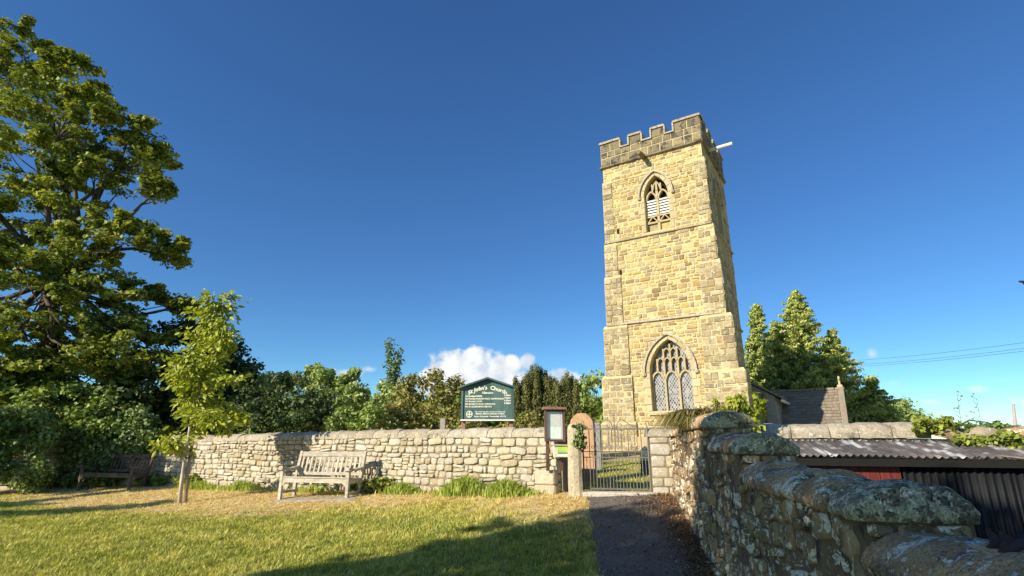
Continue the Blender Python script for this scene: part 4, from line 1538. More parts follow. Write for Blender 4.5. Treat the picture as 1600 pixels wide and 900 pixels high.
# ------------------------------------------------------------------ shed
def build_shed():
    e0 = Vector((3.35, 7.42, 1.415)); e1 = Vector((6.35, 6.48, 1.39))      # eave
    b0 = Vector((3.55, 8.36, 1.60)); b1 = Vector((6.75, 7.50, 1.60))       # back
    root = empty('shed', (e0.x + 1.5, 7.4, 0), 'low lean-to shed with rippled tin roof and black corrugated front', 'shed')

    def sheet(p0, p1, q0, q1, waves, amp, ndir, name, mat, parent, nv=4, ph=0.0):
        V = []; F = []
        nu = waves * 8
        for j in range(nv + 1):
            for i in range(nu + 1):
                s = i / nu; t_ = j / nv
                p = (p0 * (1 - s) + p1 * s) * (1 - t_) + (q0 * (1 - s) + q1 * s) * t_
                V.append(p + ndir * (amp * math.sin(2 * math.pi * waves * s + ph) + .012 * mnoise.noise(Vector((p.x * 2.1, p.y * 2.1, p.z * 3)))))
        for j in range(nv):
            for i in range(nu):
                a = j * (nu + 1) + i
                F.append((a, a + 1, a + nu + 2, a + nu + 1))
        me = mesh_np(name, [tuple(v) for v in V], np.array(F))
        o = link(name, me, mat, parent, True)
        md = o.modifiers.new('thick', 'SOLIDIFY'); md.thickness = .004
        return o
    ex = (e1 - e0); bx = (b1 - b0)
    for k in range(4):
        s0, s1 = k / 4, (k + 1) / 4 + .012
        lift = UP * (.004 * (k % 2) + .001)
        sheet(e0 + ex * s0 + lift, e0 + ex * s1 + lift, b0 + bx * s0 + lift, b0 + bx * s1 + lift, 10, .014, UP, 'roof_sheet', M['tin'], root, 5)
    u = Vector((ex.x, ex.y, 0)).normalized(); n = Vector((u.y, -u.x, 0))
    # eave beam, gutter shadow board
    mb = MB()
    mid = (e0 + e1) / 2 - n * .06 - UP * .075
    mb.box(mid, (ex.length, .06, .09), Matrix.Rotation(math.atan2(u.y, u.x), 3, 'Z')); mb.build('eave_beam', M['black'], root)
    # red boards
    mb = MB()
    f0 = e0 - n * .16
    for k in range(9):
        mb = MB()
        a, b = .55 + k * .115, .55 + (k + 1) * .115 - .006
        mb.prism([(a, -.5), (b, -.5), (b, 1.31), (a, 1.31)], Vector((f0.x, f0.y, 0)), u, UP, n, -.02, .0)
        mb.build('red_board', M['redboard'], root)
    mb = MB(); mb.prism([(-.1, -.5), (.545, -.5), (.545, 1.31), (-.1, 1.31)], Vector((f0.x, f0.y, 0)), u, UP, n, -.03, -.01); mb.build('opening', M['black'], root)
    # black corrugated sheets
    p0 = Vector((f0.x, f0.y, 0)) + u * 1.6
    for k in range(3):
        a = p0 + u * (.0 + .56 * k) + n * (.012 if k % 2 else 0.006); b = a + u * .585
        sheet(a + UP * 1.315, b + UP * 1.315, a - UP * .6, b - UP * .6, 7, .016, n, 'wall_sheet', M['shadedtin'], root, 2)
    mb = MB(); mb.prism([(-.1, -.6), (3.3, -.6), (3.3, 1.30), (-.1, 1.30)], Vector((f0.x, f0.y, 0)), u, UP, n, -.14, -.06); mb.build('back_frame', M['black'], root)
    # bent cable hanging off the roof corner
    mb = MB()
    c = e1 - u * .55
    mb.tube([c + UP * .03, c + u * .25 + UP * .0, c + u * .5 + UP * .02, c + u * .66 + UP * .09, c + u * .70 + UP * .2 - n * .1], .008, 6)
    mb.build('cable', M['stake'], root)


build_shed()


# ------------------------------------------------------------------ gate, posts, boards
def build_gate():
    g0 = Vector((1.31, 10.24, .74)); g1 = Vector((2.47, 10.08, .74))
    u = Vector((g1.x - g0.x, g1.y - g0.y, 0)); W = u.length; u.normalize(); n = Vector((u.y, -u.x, 0))
    root = empty('iron_gate', (g0 + g1) / 2, 'wrought-iron gate with slim bars and scrolled top across the path', 'gate')

    def P(a, z, d=0): return g0 + u * a + UP * (z - .74) + n * d
    zt, zm, zb = 1.80, 1.30, .76
    for (z, r_) in ((zt, .011), (zm, .008), (zb, .013), (zm + .10, .007)):
        mb = MB(); mb.box(P(W / 2, z), (W, .018, r_ * 2), Matrix.Rotation(math.atan2(u.y, u.x), 3, 'Z')); mb.build('rail', M['iron'], root)
    nb = 10
    for i in range(nb + 1):
        a = W * i / nb
        mb = MB(); r_ = .015 if i in (0, nb) else .0085
        mb.tube([P(a, zb - .02), P(a, zt + (.0 if i not in (0, nb) else .05))], r_, 6); mb.build('bar', M['iron'], root)
    for i in range(nb):
        a = W * (i + .5) / nb
        mb = MB(); mb.tube([P(a, zb), P(a, zm + .0)], .0065, 6); mb.build('dog_bar', M['iron'], root)

    def spiral(c, r0, turns, a0, s=1, k=22):
        pts = []
        for i in range(k):
            f = i / (k - 1); a = a0 + s * turns * 2 * math.pi * f
            r_ = r0 * (1 - .75 * f)
            pts.append(P(c[0] + r_ * math.cos(a), c[1] + r_ * math.sin(a)))
        return pts
    # top scrolls
    for s in (-1, 1):
        pts = [P(W / 2 + s * x, zt + z) for x, z in ((.03, .0), (.06, .10), (.10, .17), (.17, .155), (.26, .09), (.34, .045), (.40, .03))]
        mb = MB(); mb.tube(pts, .007, 6); mb.build('scroll', M['iron'], root)
        mb = MB(); mb.tube(spiral((W / 2 + s * .10, zt + .07), .065, 1.2, math.pi / 2, s), .006, 5); mb.build('scroll', M['iron'], root)
        mb = MB(); mb.tube(spiral((W / 2 + s * .40, zt + .055), .028, 1.1, -math.pi / 2, s), .005, 5); mb.build('scroll', M['iron'], root)
    mb = MB(); mb.tube([P(W / 2, zt), P(W / 2, zt + .2), P(W / 2, zt + .27)], [.010, .010, .002], 6); mb.build('finial', M['iron'], root)
    for a in (0, W):
        mb = MB(); mb.tube([P(a, zt + .05), P(a - .02, zt + .10), P(a, zt + .15), P(a + .03, zt + .13), P(a + .03, zt + .08)], .009, 6); mb.build('hook', M['iron'], root)
    # scrollwork panels between the upper bars
    for i in range(nb):
        a = W * (i + .5) / nb
        for (z, s) in ((zm + .17, 1), (zm + .02 + .03, -1)) if i % 2 else ((zm + .17, -1),):
            mb = MB(); mb.tube(spiral((a, z), .036, 1.15, 0 if s > 0 else math.pi, s, 14), .005, 5); mb.build('scroll', M['iron'], root)
        if i in (2, 7):
            mb = MB(); mb.tube([P(a - .04, zt - .02), P(a + .03, zt - .10), P(a - .03, zt - .18), P(a + .03, zt - .28), P(a, zm + .2)], .005, 5); mb.build('scroll', M['iron'], root)
        if i in (4, 5):
            mb = MB(); mb.tube([P(a, zt), P(a, zm + .2)], [.011, .007], 5); mb.build('twisted_bar', M['iron'], root)
    # threshold slab
    mb = MB()
    c = (g0 + g1) / 2 - n * .02
    mb.box(Vector((c.x, c.y, .675)) + n * .10, (1.24, .34, .09), Matrix.Rotation(math.atan2(u.y, u.x), 3, 'Z'), 0, .02)
    o = mb.build('threshold_slab', M['fieldstone']); tag(o, 'worn stone threshold slab under the iron gate', 'slab')
    # left stone post
    pts = MB()
    base = Vector((1.14, 10.22, .35))
    k = 9
    prof = [(-.112, -.13), (-.04, -.15), (.05, -.15), (.112, -.12), (.116, .0), (.108, .13), (0, .15), (-.108, .13), (-.12, 0)]
    V = []; F = []
    lv = [0, .3, .6, .9, 1.2, 1.42, 1.50, 1.535]
    for j, z in enumerate(lv):
        f = 1.06 - .06 * z / 1.4 if z <= 1.42 else (.93 if z < 1.52 else .7)
        for (x, y) in prof:
            q = Vector((x * 6, y * 6, z * 4))
            f2 = f + .07 * mnoise.noise(q)
            V.append(base + Vector((x * f2 + .006 * z, y * f2, z)))
    for j in range(len(lv) - 1):
        for i in range(k): F.append((j * k + i, j * k + (i + 1) % k, (j + 1) * k + (i + 1) % k, (j + 1) * k + i))
    F.append(tuple((len(lv) - 1) * k + i for i in range(k)))
    pts.add(V, F)
    o = pts.build('gate_post', M['granite']); tag(o, 'rough upright stone gate post beside the notice case', 'gate post')


build_gate()


def text_mesh(s, size, align='LEFT', bold=0.0):
    cu = bpy.data.curves.new('lettering', 'FONT')
    cu.body = s; cu.size = size; cu.align_x = align; cu.offset = bold
    cu.resolution_u = 2
    ob = bpy.data.objects.new('lettering_tmp', cu)
    COL.objects.link(ob)
    dg = bpy.context.evaluated_depsgraph_get()
    me = bpy.data.meshes.new_from_object(ob.evaluated_get(dg))
    V = np.array([v.co[:] for v in me.vertices]).reshape(-1, 3)
    F = [tuple(p.vertices) for p in me.polygons]
    bpy.data.objects.remove(ob); bpy.data.curves.remove(cu); bpy.data.meshes.remove(me)
    return V, F


def build_sign():
    Y = 12.3
    pl = at(720, 660, Y); pr_ = at(803, 660, Y)
    cx = (pl.x + pr_.x) / 2; hw = (pr_.x - pl.x) / 2
    zb, zs, za = at(760, 655.5, Y).z, at(760, 606, Y).z, at(760, 593, Y).z
    g = ground_z(cx, Y)
    root = empty('church_signboard', (cx, Y, g), 'dark green gabled church notice board on two posts behind the wall', 'signboard')
    o = Vector((cx, Y, 0)); u = Vector((1, 0, 0)); n = Vector((0, -1, 0))
    mb = MB(); mb.prism([(-hw, zb), (hw, zb), (hw, zs), (0, za), (-hw, zs)], o, u, UP, n, 0, .03); mb.build('board', M['green'], root)
    for s in (-1, 1):
        mb = MB(); mb.prism([(s * (hw - .045), zb), (s * hw, zb), (s * hw, zs), (s * (hw - .045), zs + .02)], o, u, UP, n, .031, .055); mb.build('side_frame', M['green'], root)
        mb = MB(); mb.box(o + u * s * (hw - .06) + UP * ((g - .2 + zs - .2) / 2) - n * .055, (.09, .09, zs - .2 - g + .2), None, 0, .008); mb.build('post', M['redpost'], root)
        ln = math.hypot(hw + .09, za - zs)
        mb = MB()
        mb.prism([(0, za + .005), (s * (hw + .09), zs - .03), (s * (hw + .09), zs + .005), (0, za + .045)], o, u, UP, n, -.05, .12); mb.build('roof_board', M['green'], root)
    mb = MB(); mb.prism([(-hw - .01, zb - .03), (hw + .01, zb - .03), (hw + .01, zb), (-hw - .01, zb)], o, u, UP, n, -.02, .07); mb.build('bottom_frame', M['white'], root)

    def put(s, size, x, z, align='LEFT', arc=None, bold=.0, mat='lettercream'):
        V, F = text_mesh(s, size, align, bold)
        if arc: V[:, 1] += -arc * V[:, 0] ** 2
        W = [o + u * (x + v[0]) + UP * (z + v[1]) + n * .036 for v in V]
        ob = link('lettering', mesh_np('lettering', [tuple(w) for w in W], F), M[mat], root)
        return ob
    put("St John's  Church", .125, 0, zs - .042, 'CENTER', .62, .004)
    put('Allerston', .068, 0, zs - .135, 'CENTER', None, .003)
    rows = [('1st Sunday', 'CHAPEL', '9.30am'), ('2nd Sunday', 'CHURCH: HOLY COMMUNION', '9.30am'), ('3rd Sunday', 'CHAPEL', '6.30pm'), ('4th Sunday', 'CHURCH: EVENSONG', '6.30pm'), ('5th Sunday', 'BENEFICE SERVICE', '')]
    for i, (a, b, c) in enumerate(rows):
        z = zs - .205 - i * .058
        put(a, .050, -hw + .09, z, 'LEFT', None, .0022); put(b, .047, -hw + .31, z, 'LEFT', None, .0022)
        if c: put(c, .050, hw - .07, z + .02, 'RIGHT', None, .0022)
    put('Part of the benefice of Thornton Dale with', .039, .06, zb + .155, 'CENTER', None, .0018)
    put('Ellerburn, Allerston, Ebberston & Wilton', .039, .06, zb + .112, 'CENTER', None, .0018)
    put('Rector of the parish  Thorntondale  474 474', .039, .06, zb + .055, 'CENTER', None, .0018)
    # round cross emblem
    mb = MB()
    ec = (-hw + .19, zb + .115)
    ring_i = [(ec[0] + .055 * math.cos(a), ec[1] + .055 * math.sin(a)) for a in np.linspace(0, 2 * math.pi, 25)]
    ring_o = [(ec[0] + .075 * math.cos(a), ec[1] + .075 * math.sin(a)) for a in np.linspace(0, 2 * math.pi, 25)]
    for i in range(24): mb.prism([ring_i[i], ring_o[i], ring_o[i + 1], ring_i[i + 1]], o, u, UP, n, .031, .036)
    mb.prism([(ec[0] - .012, ec[1] - .054), (ec[0] + .012, ec[1] - .054), (ec[0] + .012, ec[1] + .054), (ec[0] - .012, ec[1] + .054)], o, u, UP, n, .031, .0365)
    mb.prism([(ec[0] - .054, ec[1] - .012), (ec[0] + .054, ec[1] - .012), (ec[0] + .054, ec[1] + .012), (ec[0] - .054, ec[1] + .012)], o, u, UP, n, .031, .0375)
    mb.build('cross_emblem', M['lettercream'], root)


build_sign()


def build_noticeboard():
    Y = 10.30
    a, b = at(851.5, 690, Y), at(883, 690, Y)
    zt, zb = at(866, 640, Y).z, at(866, 690, Y).z
    x0, x1 = a.x, b.x
    u = Vector((1, .10, 0)).normalized(); n = Vector((.10, -1, 0)).normalized()
    o = Vector((x0, Y, 0)); W = x1 - x0
    root = empty('notice_case', (x0 + W / 2, Y, 1.06), 'brown glazed notice case with white papers on two short posts', 'notice case')
    mb = MB(); mb.prism([(0, zb), (W, zb), (W, zt), (0, zt)], o, u, UP, n, -.06, 0); mb.build('backing', M['postwood'], root)
    t_ = .04
    for (p, q, r_, s) in ((0, t_, zb, zt), (W - t_, W, zb, zt)):
        mb = MB(); mb.prism([(p, r_), (q, r_), (q, s), (p, s)], o, u, UP, n, .001, .05); mb.build('frame', M['postwood'], root)
    for (r_, s) in ((zb, zb + t_), (zt - t_, zt)):
        mb = MB(); mb.prism([(t_, r_), (W - t_, r_), (W - t_, s), (t_, s)], o, u, UP, n, .001, .048); mb.build('frame', M['postwood'], root)
    mb = MB(); mb.prism([(-.03, zt + .002), (W + .03, zt + .002), (W + .03, zt + .045), (-.03, zt + .05)], o, u, UP, n, -.1, .10); mb.build('cap', M['redpost'], root)
    mb = MB(); mb.prism([(t_, zb + t_), (W - t_, zb + t_), (W - t_, zt - t_), (t_, zt - t_)], o, u, UP, n, .002, .006); mb.build('paper', M['paper'], root)
    mb = MB(); mb.prism([(t_ + .07, zb + .28), (W - t_ - .03, zb + .28), (W - t_ - .03, zt - .07), (t_ + .07, zt - .07)], o, u, UP, n, .007, .009); mb.build('poster', M['papertan'], root)
    mb = MB(); mb.prism([(t_ + .04, zb + .05), (W - t_ - .03, zb + .05), (W - t_ - .03, zb + .27), (t_ + .04, zb + .27)], o, u, UP, n, .007, .009); mb.build('poster', M['papergreen'], root)
    mb = MB(); mb.prism([(t_, zb + t_), (W - t_, zb + t_), (W - t_, zt - t_), (t_, zt - t_)], o, u, UP, n, .030, .033); mb.build('glass_pane', M['caseglass'], root)
    for a_ in (.05, W - .07):
        mb = MB(); mb.prism([(a_ - .03, 1.06), (a_ + .03, 1.06), (a_ + .03, zb), (a_ - .03, zb)], o, u, UP, n, -.05, .0); mb.build('post', M['postwood'], root)
    # little leaflet box
    bx = empty('leaflet_box', o + u * (W * .75) + UP * 1.3, 'small cream box with lime green label under the notice case', 'box')
    z0, z1 = at(874, 714, Y).z, at(874, 696, Y).z
    mb = MB(); mb.prism([(W * .40, z0), (W * 1.1, z0), (W * 1.1, z1), (W * .40, z1)], o, u, UP, n, .003, .11); mb.build('body', M['boxcream'], bx)
    mb = MB(); mb.prism([(W * .36, z1), (W * 1.14, z1), (W * 1.14, z1 + .014), (W * .36, z1 + .022)], o, u, UP, n, -.0, .14); mb.build('lid', M['boxcream'], bx)
    for (q0, q1, m_) in ((.66, .92, 'boxgreen'), (.44, .60, 'boxgreen'), (.28, .40, 'boxblue'), (.08, .24, 'paper')):
        mb = MB(); h = z1 - z0
        mb.prism([(W * .58, z0 + h * q0), (W * 1.06, z0 + h * q0), (W * 1.06, z0 + h * q1), (W * .58, z0 + h * q1)], o, u, UP, n, .111, .113); mb.build('label_print', M[m_], bx)


build_noticeboard()


# ------------------------------------------------------------------ headstones
def headstone(px, py_top, py_base, Y, wpx, mat, label, top='round', thick=.12, yaw=0.0, name='headstone'):
    c = at(px, py_base, Y); zt = at(px, py_top, Y).z
    hw = wpx / 2 / (FPX * .95 + 40) * Y
    g = min(ground_z(c.x, c.y), c.z) - .1
    pts = [(-hw, g), (hw, g)]
    if top == 'round':
        for i in range(9):
            a = math.pi * i / 8; pts.append((hw * math.cos(a), zt - hw + hw * math.sin(a)))
    elif top == 'point':
        pts += [(hw, zt - hw * 1.1), (hw * .6, zt - hw * .4), (0, zt), (-hw * .6, zt - hw * .4), (-hw, zt - hw * 1.1)]
    else:
        pts += [(hw, zt), (-hw, zt)]
    u = Vector((math.cos(yaw), math.sin(yaw), 0)); n = Vector((math.sin(yaw), -math.cos(yaw), 0))
    mb = MB(); mb.prism(pts, Vector((c.x, c.y, 0)), u, UP, n, -thick, 0)
    o = mb.build(name, mat)
    return tag(o, label, 'headstone', 'headstones in the churchyard')


headstone(911, 645, 740, 12.2, 37, M['redstone'], 'tall round-topped reddish headstone behind the gate post', 'round', .14, -.45)
headstone(1009, 697, 728, 13.6, 15, M['slate'], 'small dark slate headstone seen through the gate bars', 'point', .08, -.3)
headstone(690, 654, 700, 15.5, 8, M['greystone'], 'pale slim headstone showing above the wall left of the signboard', 'flat', .1, -.2)
headstone(679, 658, 700, 16.5, 6, M['greystone'], 'smaller pale headstone just above the wall coping by the shrub', 'round', .1, -.2)
headstone(934, 660, 720, 15.0, 10, M['greystone'], 'grey headstone between the red headstone and the tower', 'flat', .12, -.3)


# ------------------------------------------------------------------ benches
def bench(base, yaw, L, wood, label, nsl, tilt=0.0):
    root = empty('park_bench', base, label, 'bench', 'wooden benches along the wall')
    Rz = Matrix.Rotation(yaw, 3, 'Z') @ Matrix.Rotation(tilt, 3, 'Y')

    def W(p): return base + Rz @ Vector(p)

    def bx(name, c, s, rx=0.0, bev=.006):
        mb = MB(); mb.box(W(c), s, Rz @ Matrix.Rotation(rx, 3, 'X'), rnd.random(), bev); return mb.build(name, wood, root)

    def poly(name, pts, axis, a0, a1):
        """extruded outline: axis 'x' -> outline in (y,z); axis 'y' -> outline in (x,z)"""
        mb = MB()
        if axis == 'x': mb.prism(pts, W((0, 0, 0)), Rz @ Vector((0, 1, 0)), Rz @ UP, Rz @ Vector((1, 0, 0)), a0, a1, rnd.random())
        else: mb.prism(pts, W((0, 0, 0)), Rz @ Vector((1, 0, 0)), Rz @ UP, Rz @ Vector((0, 1, 0)), a0, a1, rnd.random())
        return mb.build(name, wood, root)
    hx = L / 2
    for s in (-1, 1):
        bx('leg', (s * (hx - .035), -.27, .295), (.07, .07, .63), 0)
        x0, x1 = sorted((s * hx, s * (hx - .06)))
        poly('leg', [(.19, -.02), (.26, -.02), (.27, .44), (.40, .96), (.34, .98), (.20, .44)], 'x', x0, x1)
        poly('armrest', [(-.36, .60), (-.34, .665), (-.25, .655), (-.10, .62), (.05, .63), (.20, .655), (.30, .66), (.285, .61), (.16, .60), (.0, .575), (-.20, .595), (-.30, .575)], 'x', x0 - .02 if s < 0 else x0 - .015, x1 + .015 if s < 0 else x1 + .02)
        bx('stretcher', (s * (hx - .035), -.02, .14), (.04, .44, .05))
        bx('side_rail', (s * (hx - .035), -.02, .385), (.042, .44, .085))
    poly('front_rail', [(-hx + .072, .43), (-hx + .072, .27), (-hx + .10, .29), (-hx + .15, .345), (hx - .15, .345), (hx - .10, .29), (hx - .072, .27), (hx - .072, .43)], 'y', -.295, -.255)
    for k in range(5):
        bx('seat_slat', (0, -.265 + k * .103, .45 - .008 * k), (L - .02 if k else L - .15, .082, .024))
    bx('back_bottom_rail', (0, .245, .50), (L - .125, .035, .07), -.24)
    bx('back_top_rail', (0, .352, .905), (L - .125, .04, .11), -.24)
    for k in range(nsl):
        x = -hx + .115 + (L - .23) * k / (nsl - 1)
        bx('back_slat', (x, .30, .695), (.048, .018, .345), -.255, .003)
    return root


b2 = ground_at(497, 779)
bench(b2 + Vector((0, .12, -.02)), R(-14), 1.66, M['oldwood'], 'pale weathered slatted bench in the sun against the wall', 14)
b1 = ground_at(172, 764)
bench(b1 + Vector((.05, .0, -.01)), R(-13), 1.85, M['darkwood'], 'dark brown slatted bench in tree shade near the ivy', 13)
V = []; F = []
cu, su = math.cos(R(-14)), math.sin(R(-14))
for j in range(7):
    for i in range(25):
        a_, c_ = -1.0 + 2.05 * i / 24, -.44 + .62 * j / 6
        a_ += .05 * mnoise.noise(Vector((i * .6, j * .9, 1))); c_ += .06 * mnoise.noise(Vector((i * .5, j * .5, 7)))
        x, y = b2.x + cu * a_ - su * c_, b2.y + su * a_ + cu * c_
        V.append((x, y, ground_z(x, y) + (.026 if 0 < i < 24 and 0 < j < 6 else -.03) + .008 * mnoise.noise(Vector((x * 5, y * 5, 0)))))
F = np.array([(j * 25 + i, j * 25 + i + 1, (j + 1) * 25 + i + 1, (j + 1) * 25 + i) for j in range(6) for i in range(24)])
o_ = link('bench_slab', mesh_np('bench_slab', V, F), M['coping']); tag(o_, 'flat pale paving strip under the sunlit bench', 'slab')


# ------------------------------------------------------------------ foliage kit
def unit(a):
    return a / (np.linalg.norm(a, axis=1, keepdims=True) + 1e-9)


def leaves(P, Nn, size, aspect, rv, g, fold=.18, along=None):
    """diamond leaves folded on the midrib; returns verts, quads, attribute"""
    n = len(P)
    r_ = g.normal(size=(n, 3))
    if along is not None: r_ = along + .35 * r_
    a = unit(r_ - (r_ * Nn).sum(1, keepdims=True) * Nn)
    b = np.cross(Nn, a)
    s = (size * g.uniform(.5, 1.4, n))[:, None]
    w = s * aspect
    V = np.empty((n, 4, 3))
    V[:, 0] = P - a * s * .5
    V[:, 1] = P + b * w * .5 + Nn * s * fold * .5 - a * s * .06
    V[:, 2] = P + a * s * .5 - Nn * s * fold * .6
    V[:, 3] = P - b * w * .5 + Nn * s * fold * .5 - a * s * .06
    F = np.arange(n * 4).reshape(n, 4)
    return V.reshape(-1, 3), F, np.repeat(rv, 4)


def clump_points(C, Rr, per, g, flat=.6, power=2.0):
    """points in ellipsoids about C; returns points, outward unit vectors, clump index"""
    n = len(C)
    idx = np.repeat(np.arange(n), per)
    d = unit(g.normal(size=(len(idx), 3)))
    r_ = g.random(len(idx)) ** (1 / power)
    off = d * r_[:, None] * Rr[idx][:, None]
    off[:, 2] *= flat
    return C[idx] + off, d, idx


def crown_mesh(name, C, Rr, per, size, aspect, mat, parent, g, flat=.6, up=.7, outw=.5, rndm=.6, drop=0.0, power=2.0, along=None, cv=.3):
    P, d, idx = clump_points(C, Rr, per, g, flat, power)
    Nn = unit(d * outw + np.array([0, 0, up]) + rndm * g.normal(size=P.shape))
    cr = g.random(len(C))
    rv = np.clip(.5 + (cr[idx] - .5) * 2 * cv + g.normal(0, .22, len(P)), 0, 1)
    if along == 'out': al = d + np.array([0, 0, -drop])
    elif along == 'up': al = np.tile(np.array([0, 0, 1.0]), (len(P), 1)) + .3 * d
    elif along == 'down': al = np.tile(np.array([0, 0, -1.0]), (len(P), 1)) + .6 * d
    else: al = None
    V, F, A = leaves(P, Nn, size, aspect, rv, g, along=al)
    return link(name, mesh_np(name, V, F, {'rnd': A}), mat, parent)


def limb_tubes(mb, a, b, r0, r1, g, k=5, bend=.12, seg=7):
    a, b = Vector(a), Vector(b)
    L = (b - a).length
    off = Vector(g.normal(size=3)) * L * bend
    pts = []; rads = []
    for i in range(k + 1):
        f = i / k
        pts.append(a.lerp(b, f) + off * math.sin(math.pi * f) + Vector(g.normal(size=3)) * L * .012 * (0 if i in (0, k) else 1))
        rads.append(r0 + (r1 - r0) * f)
    mb.tube(pts, rads, seg)
    return pts


def lobed_tree(name, base, lobes, n_per_m2, clump_r, per, size, mat, bark, label, cat, seed, trunk_r=.2, fork=.35, flat=.55, aspect=.8, group=None, up=.7, fill=.75, trunk=True, cv=.3, outw=.5, twigs=True, sprigs=0):
    """lobes: (centre, radius); leaf clumps spread over each lobe, limbs run from the trunk to the lobes"""
    g = np.random.default_rng(seed)
    root = empty(name, base, label, cat, group)
    C = []; T = MB(); small = []
    base = Vector(base)
    top = sum((Vector(c) for c, r_ in lobes), Vector()) / len(lobes)
    hi = max(c[2] for c, r_ in lobes)
    fk = Vector((base.x + (top.x - base.x) * .3, base.y + (top.y - base.y) * .3, base.z + (hi - base.z) * fork))
    if trunk: limb_tubes(T, base - UP * .2, fk, trunk_r, trunk_r * .75, g, 6, .03, 10)
    for (c, r_) in lobes:
        c = Vector(c)
        k = max(4, int(4 * math.pi * r_ * r_ * n_per_m2))
        d = unit(g.normal(size=(k, 3)))
        rr = r_ * (fill + (1.05 - fill) * g.random(k))
        pts = np.array(c) + d * rr[:, None] * np.array([1, 1, .85])
        C.append(pts)
        for _ in range(sprigs):
            dv = unit(g.normal(size=(1, 3)))[0]; dv[2] = abs(dv[2]) * .6 - .1
            st = np.array(c) + dv * r_ * .8; ln = min(1.0, r_ * g.uniform(.3, .75))
            sp = np.array([st + dv * ln * f_ + np.array([0, 0, .18 * f_ * f_]) for f_ in np.linspace(.15, 1, 5)])
            C.append(sp); small += list(range(sum(len(x) for x in C) - 5, sum(len(x) for x in C)))
            T.tube([tuple(st), tuple(sp[2]), tuple(sp[4])], [.03, .018, .006], 4)
        if trunk:
            mid = limb_tubes(T, fk, c, trunk_r * .36, trunk_r * .10, g, 6, .10, 6)
            if twigs:
                for q in pts[g.permutation(k)[:max(3, k // 3)]]:
                    limb_tubes(T, mid[g.integers(3, 7)], q, trunk_r * .12, .008, g, 4, .08, 4)
    C = np.concatenate(C)
    Rr = clump_r * g.uniform(.65, 1.3, len(C))
    if small: Rr[small] *= .62
    crown_mesh('crown', C, Rr, per, size, aspect, mat, root, g, flat=flat, up=up, cv=cv, outw=outw)
    if trunk: T.build('trunk', bark, root, smooth=True, fix=False)
    return root


def px_lobes(lst):
    out = []
    for (px, py, r_, Y) in lst:
        p = at(px, py, Y)
        F = FPX * math.cos(PITCH) - (450 - py) * math.sin(PITCH)
        out.append(((p.x, p.y, p.z), r_ / F * Y))
    return out


# big sycamore beyond the wall
syc = px_lobes([(20, 75, 50, 19), (-40, 120, 90, 19.5), (75, 165, 72, 18.5), (165, 225, 66, 18.5), (55, 250, 80, 18), (232, 250, 36, 19), (205, 205, 26, 18.6),
                (120, 300, 62, 18.2), (30, 345, 60, 19), (190, 385, 60, 18.3), (258, 398, 32, 18.8), (110, 410, 70, 18), (40, 440, 80, 17.6), (165, 470, 62, 18), (215, 470, 34, 18.5),
                (80, 530, 80, 17.4), (190, 545, 60, 18), (0, 540, 80, 17.2), (-120, 250, 130, 19.5), (-130, 430, 150, 19), (-60, 560, 120, 18), (120, 115, 30, 18.6), (130, 600, 60, 18.4), (230, 600, 50, 19), (40, 620, 70, 18), (180, 640, 50, 18.8), (275, 480, 20, 19), (140, 170, 34, 18.3), (245, 300, 18, 18.8)])
tb = at(30, 650, 19.5); tb.z = ground_z(tb.x, tb.y)
lobed_tree('sycamore_tree', tb, syc, .88, .46, 86, .15, M['syc'], M['bark'], 'tall spreading sycamore with sunlit yellow-green leaves behind the ivy wall', 'tree', 21, trunk_r=.32, fork=.42, flat=.42, up=.9, fill=.55, cv=.4, sprigs=6)

# darker trees between sycamore and hedge
d1 = px_lobes([(270, 540, 44, 20), (300, 520, 26, 20.5), (320, 585, 50, 20.5), (355, 560, 26, 21), (250, 610, 56, 19.5), (330, 640, 50, 20), (200, 640, 55, 18.5), (375, 600, 20, 21.5), (348, 545, 26, 20.6), (376, 572, 20, 21), (335, 510, 16, 20.6), (290, 580, 40, 19.6), (360, 630, 30, 20.4)])
tb = at(300, 680, 20.3); tb.z = ground_z(tb.x, tb.y)
lobed_tree('holly_tree', tb, d1, 1.6, .48, 70, .17, M['dkleaf'], M['bark'], 'dark green tree behind the sapling, right of the sycamore', 'tree', 22, trunk_r=.2, fork=.3)
d2 = px_lobes([(40, 640, 60, 17.6), (110, 640, 60, 17.4), (170, 660, 46, 17.6), (-30, 650, 70, 17), (70, 600, 50, 18)])
tb = at(90, 700, 17.8); tb.z = ground_z(tb.x, tb.y)
lobed_tree('laurel_bush', tb, d2, 1.7, .45, 70, .15, M['hedge'], M['bark'], 'dense shaded shrub mass above the ivy wall behind the dark bench', 'bush', 23, trunk_r=.1, fork=.2)


# ivy hanging over the far left wall, one drape left of the bench and one behind it
def ivy_patch(name, pts, label, mat, seed, size=.13, clump=.26, per=46, group=None):
    g = np.random.default_rng(seed)
    C = np.array([tuple(p) for p in pts])
    root = empty(name, (C[:, 0].mean(), C[:, 1].mean(), C[:, 2].min()), label, 'ivy', group)
    crown_mesh('foliage', C, clump * g.uniform(.6, 1.3, len(C)), per, size, .85, mat, root, g, flat=.8, up=.35, outw=.3, rndm=.5, cv=.3)
    mb = MB()
    for i in range(0, len(C) - 1, 3):
        limb_tubes(mb, C[i] - np.array([0, -.05, .1]), C[(i * 7 + 3) % len(C)], .018, .008, g, 4, .1, 5)
    mb.build('stems', M['bark'], root, fix=False)
    return root


def WALL_Y(a):
    k = WE.y / WE.x
    return (WO.y - k * WO.x) / (1 - k * a)


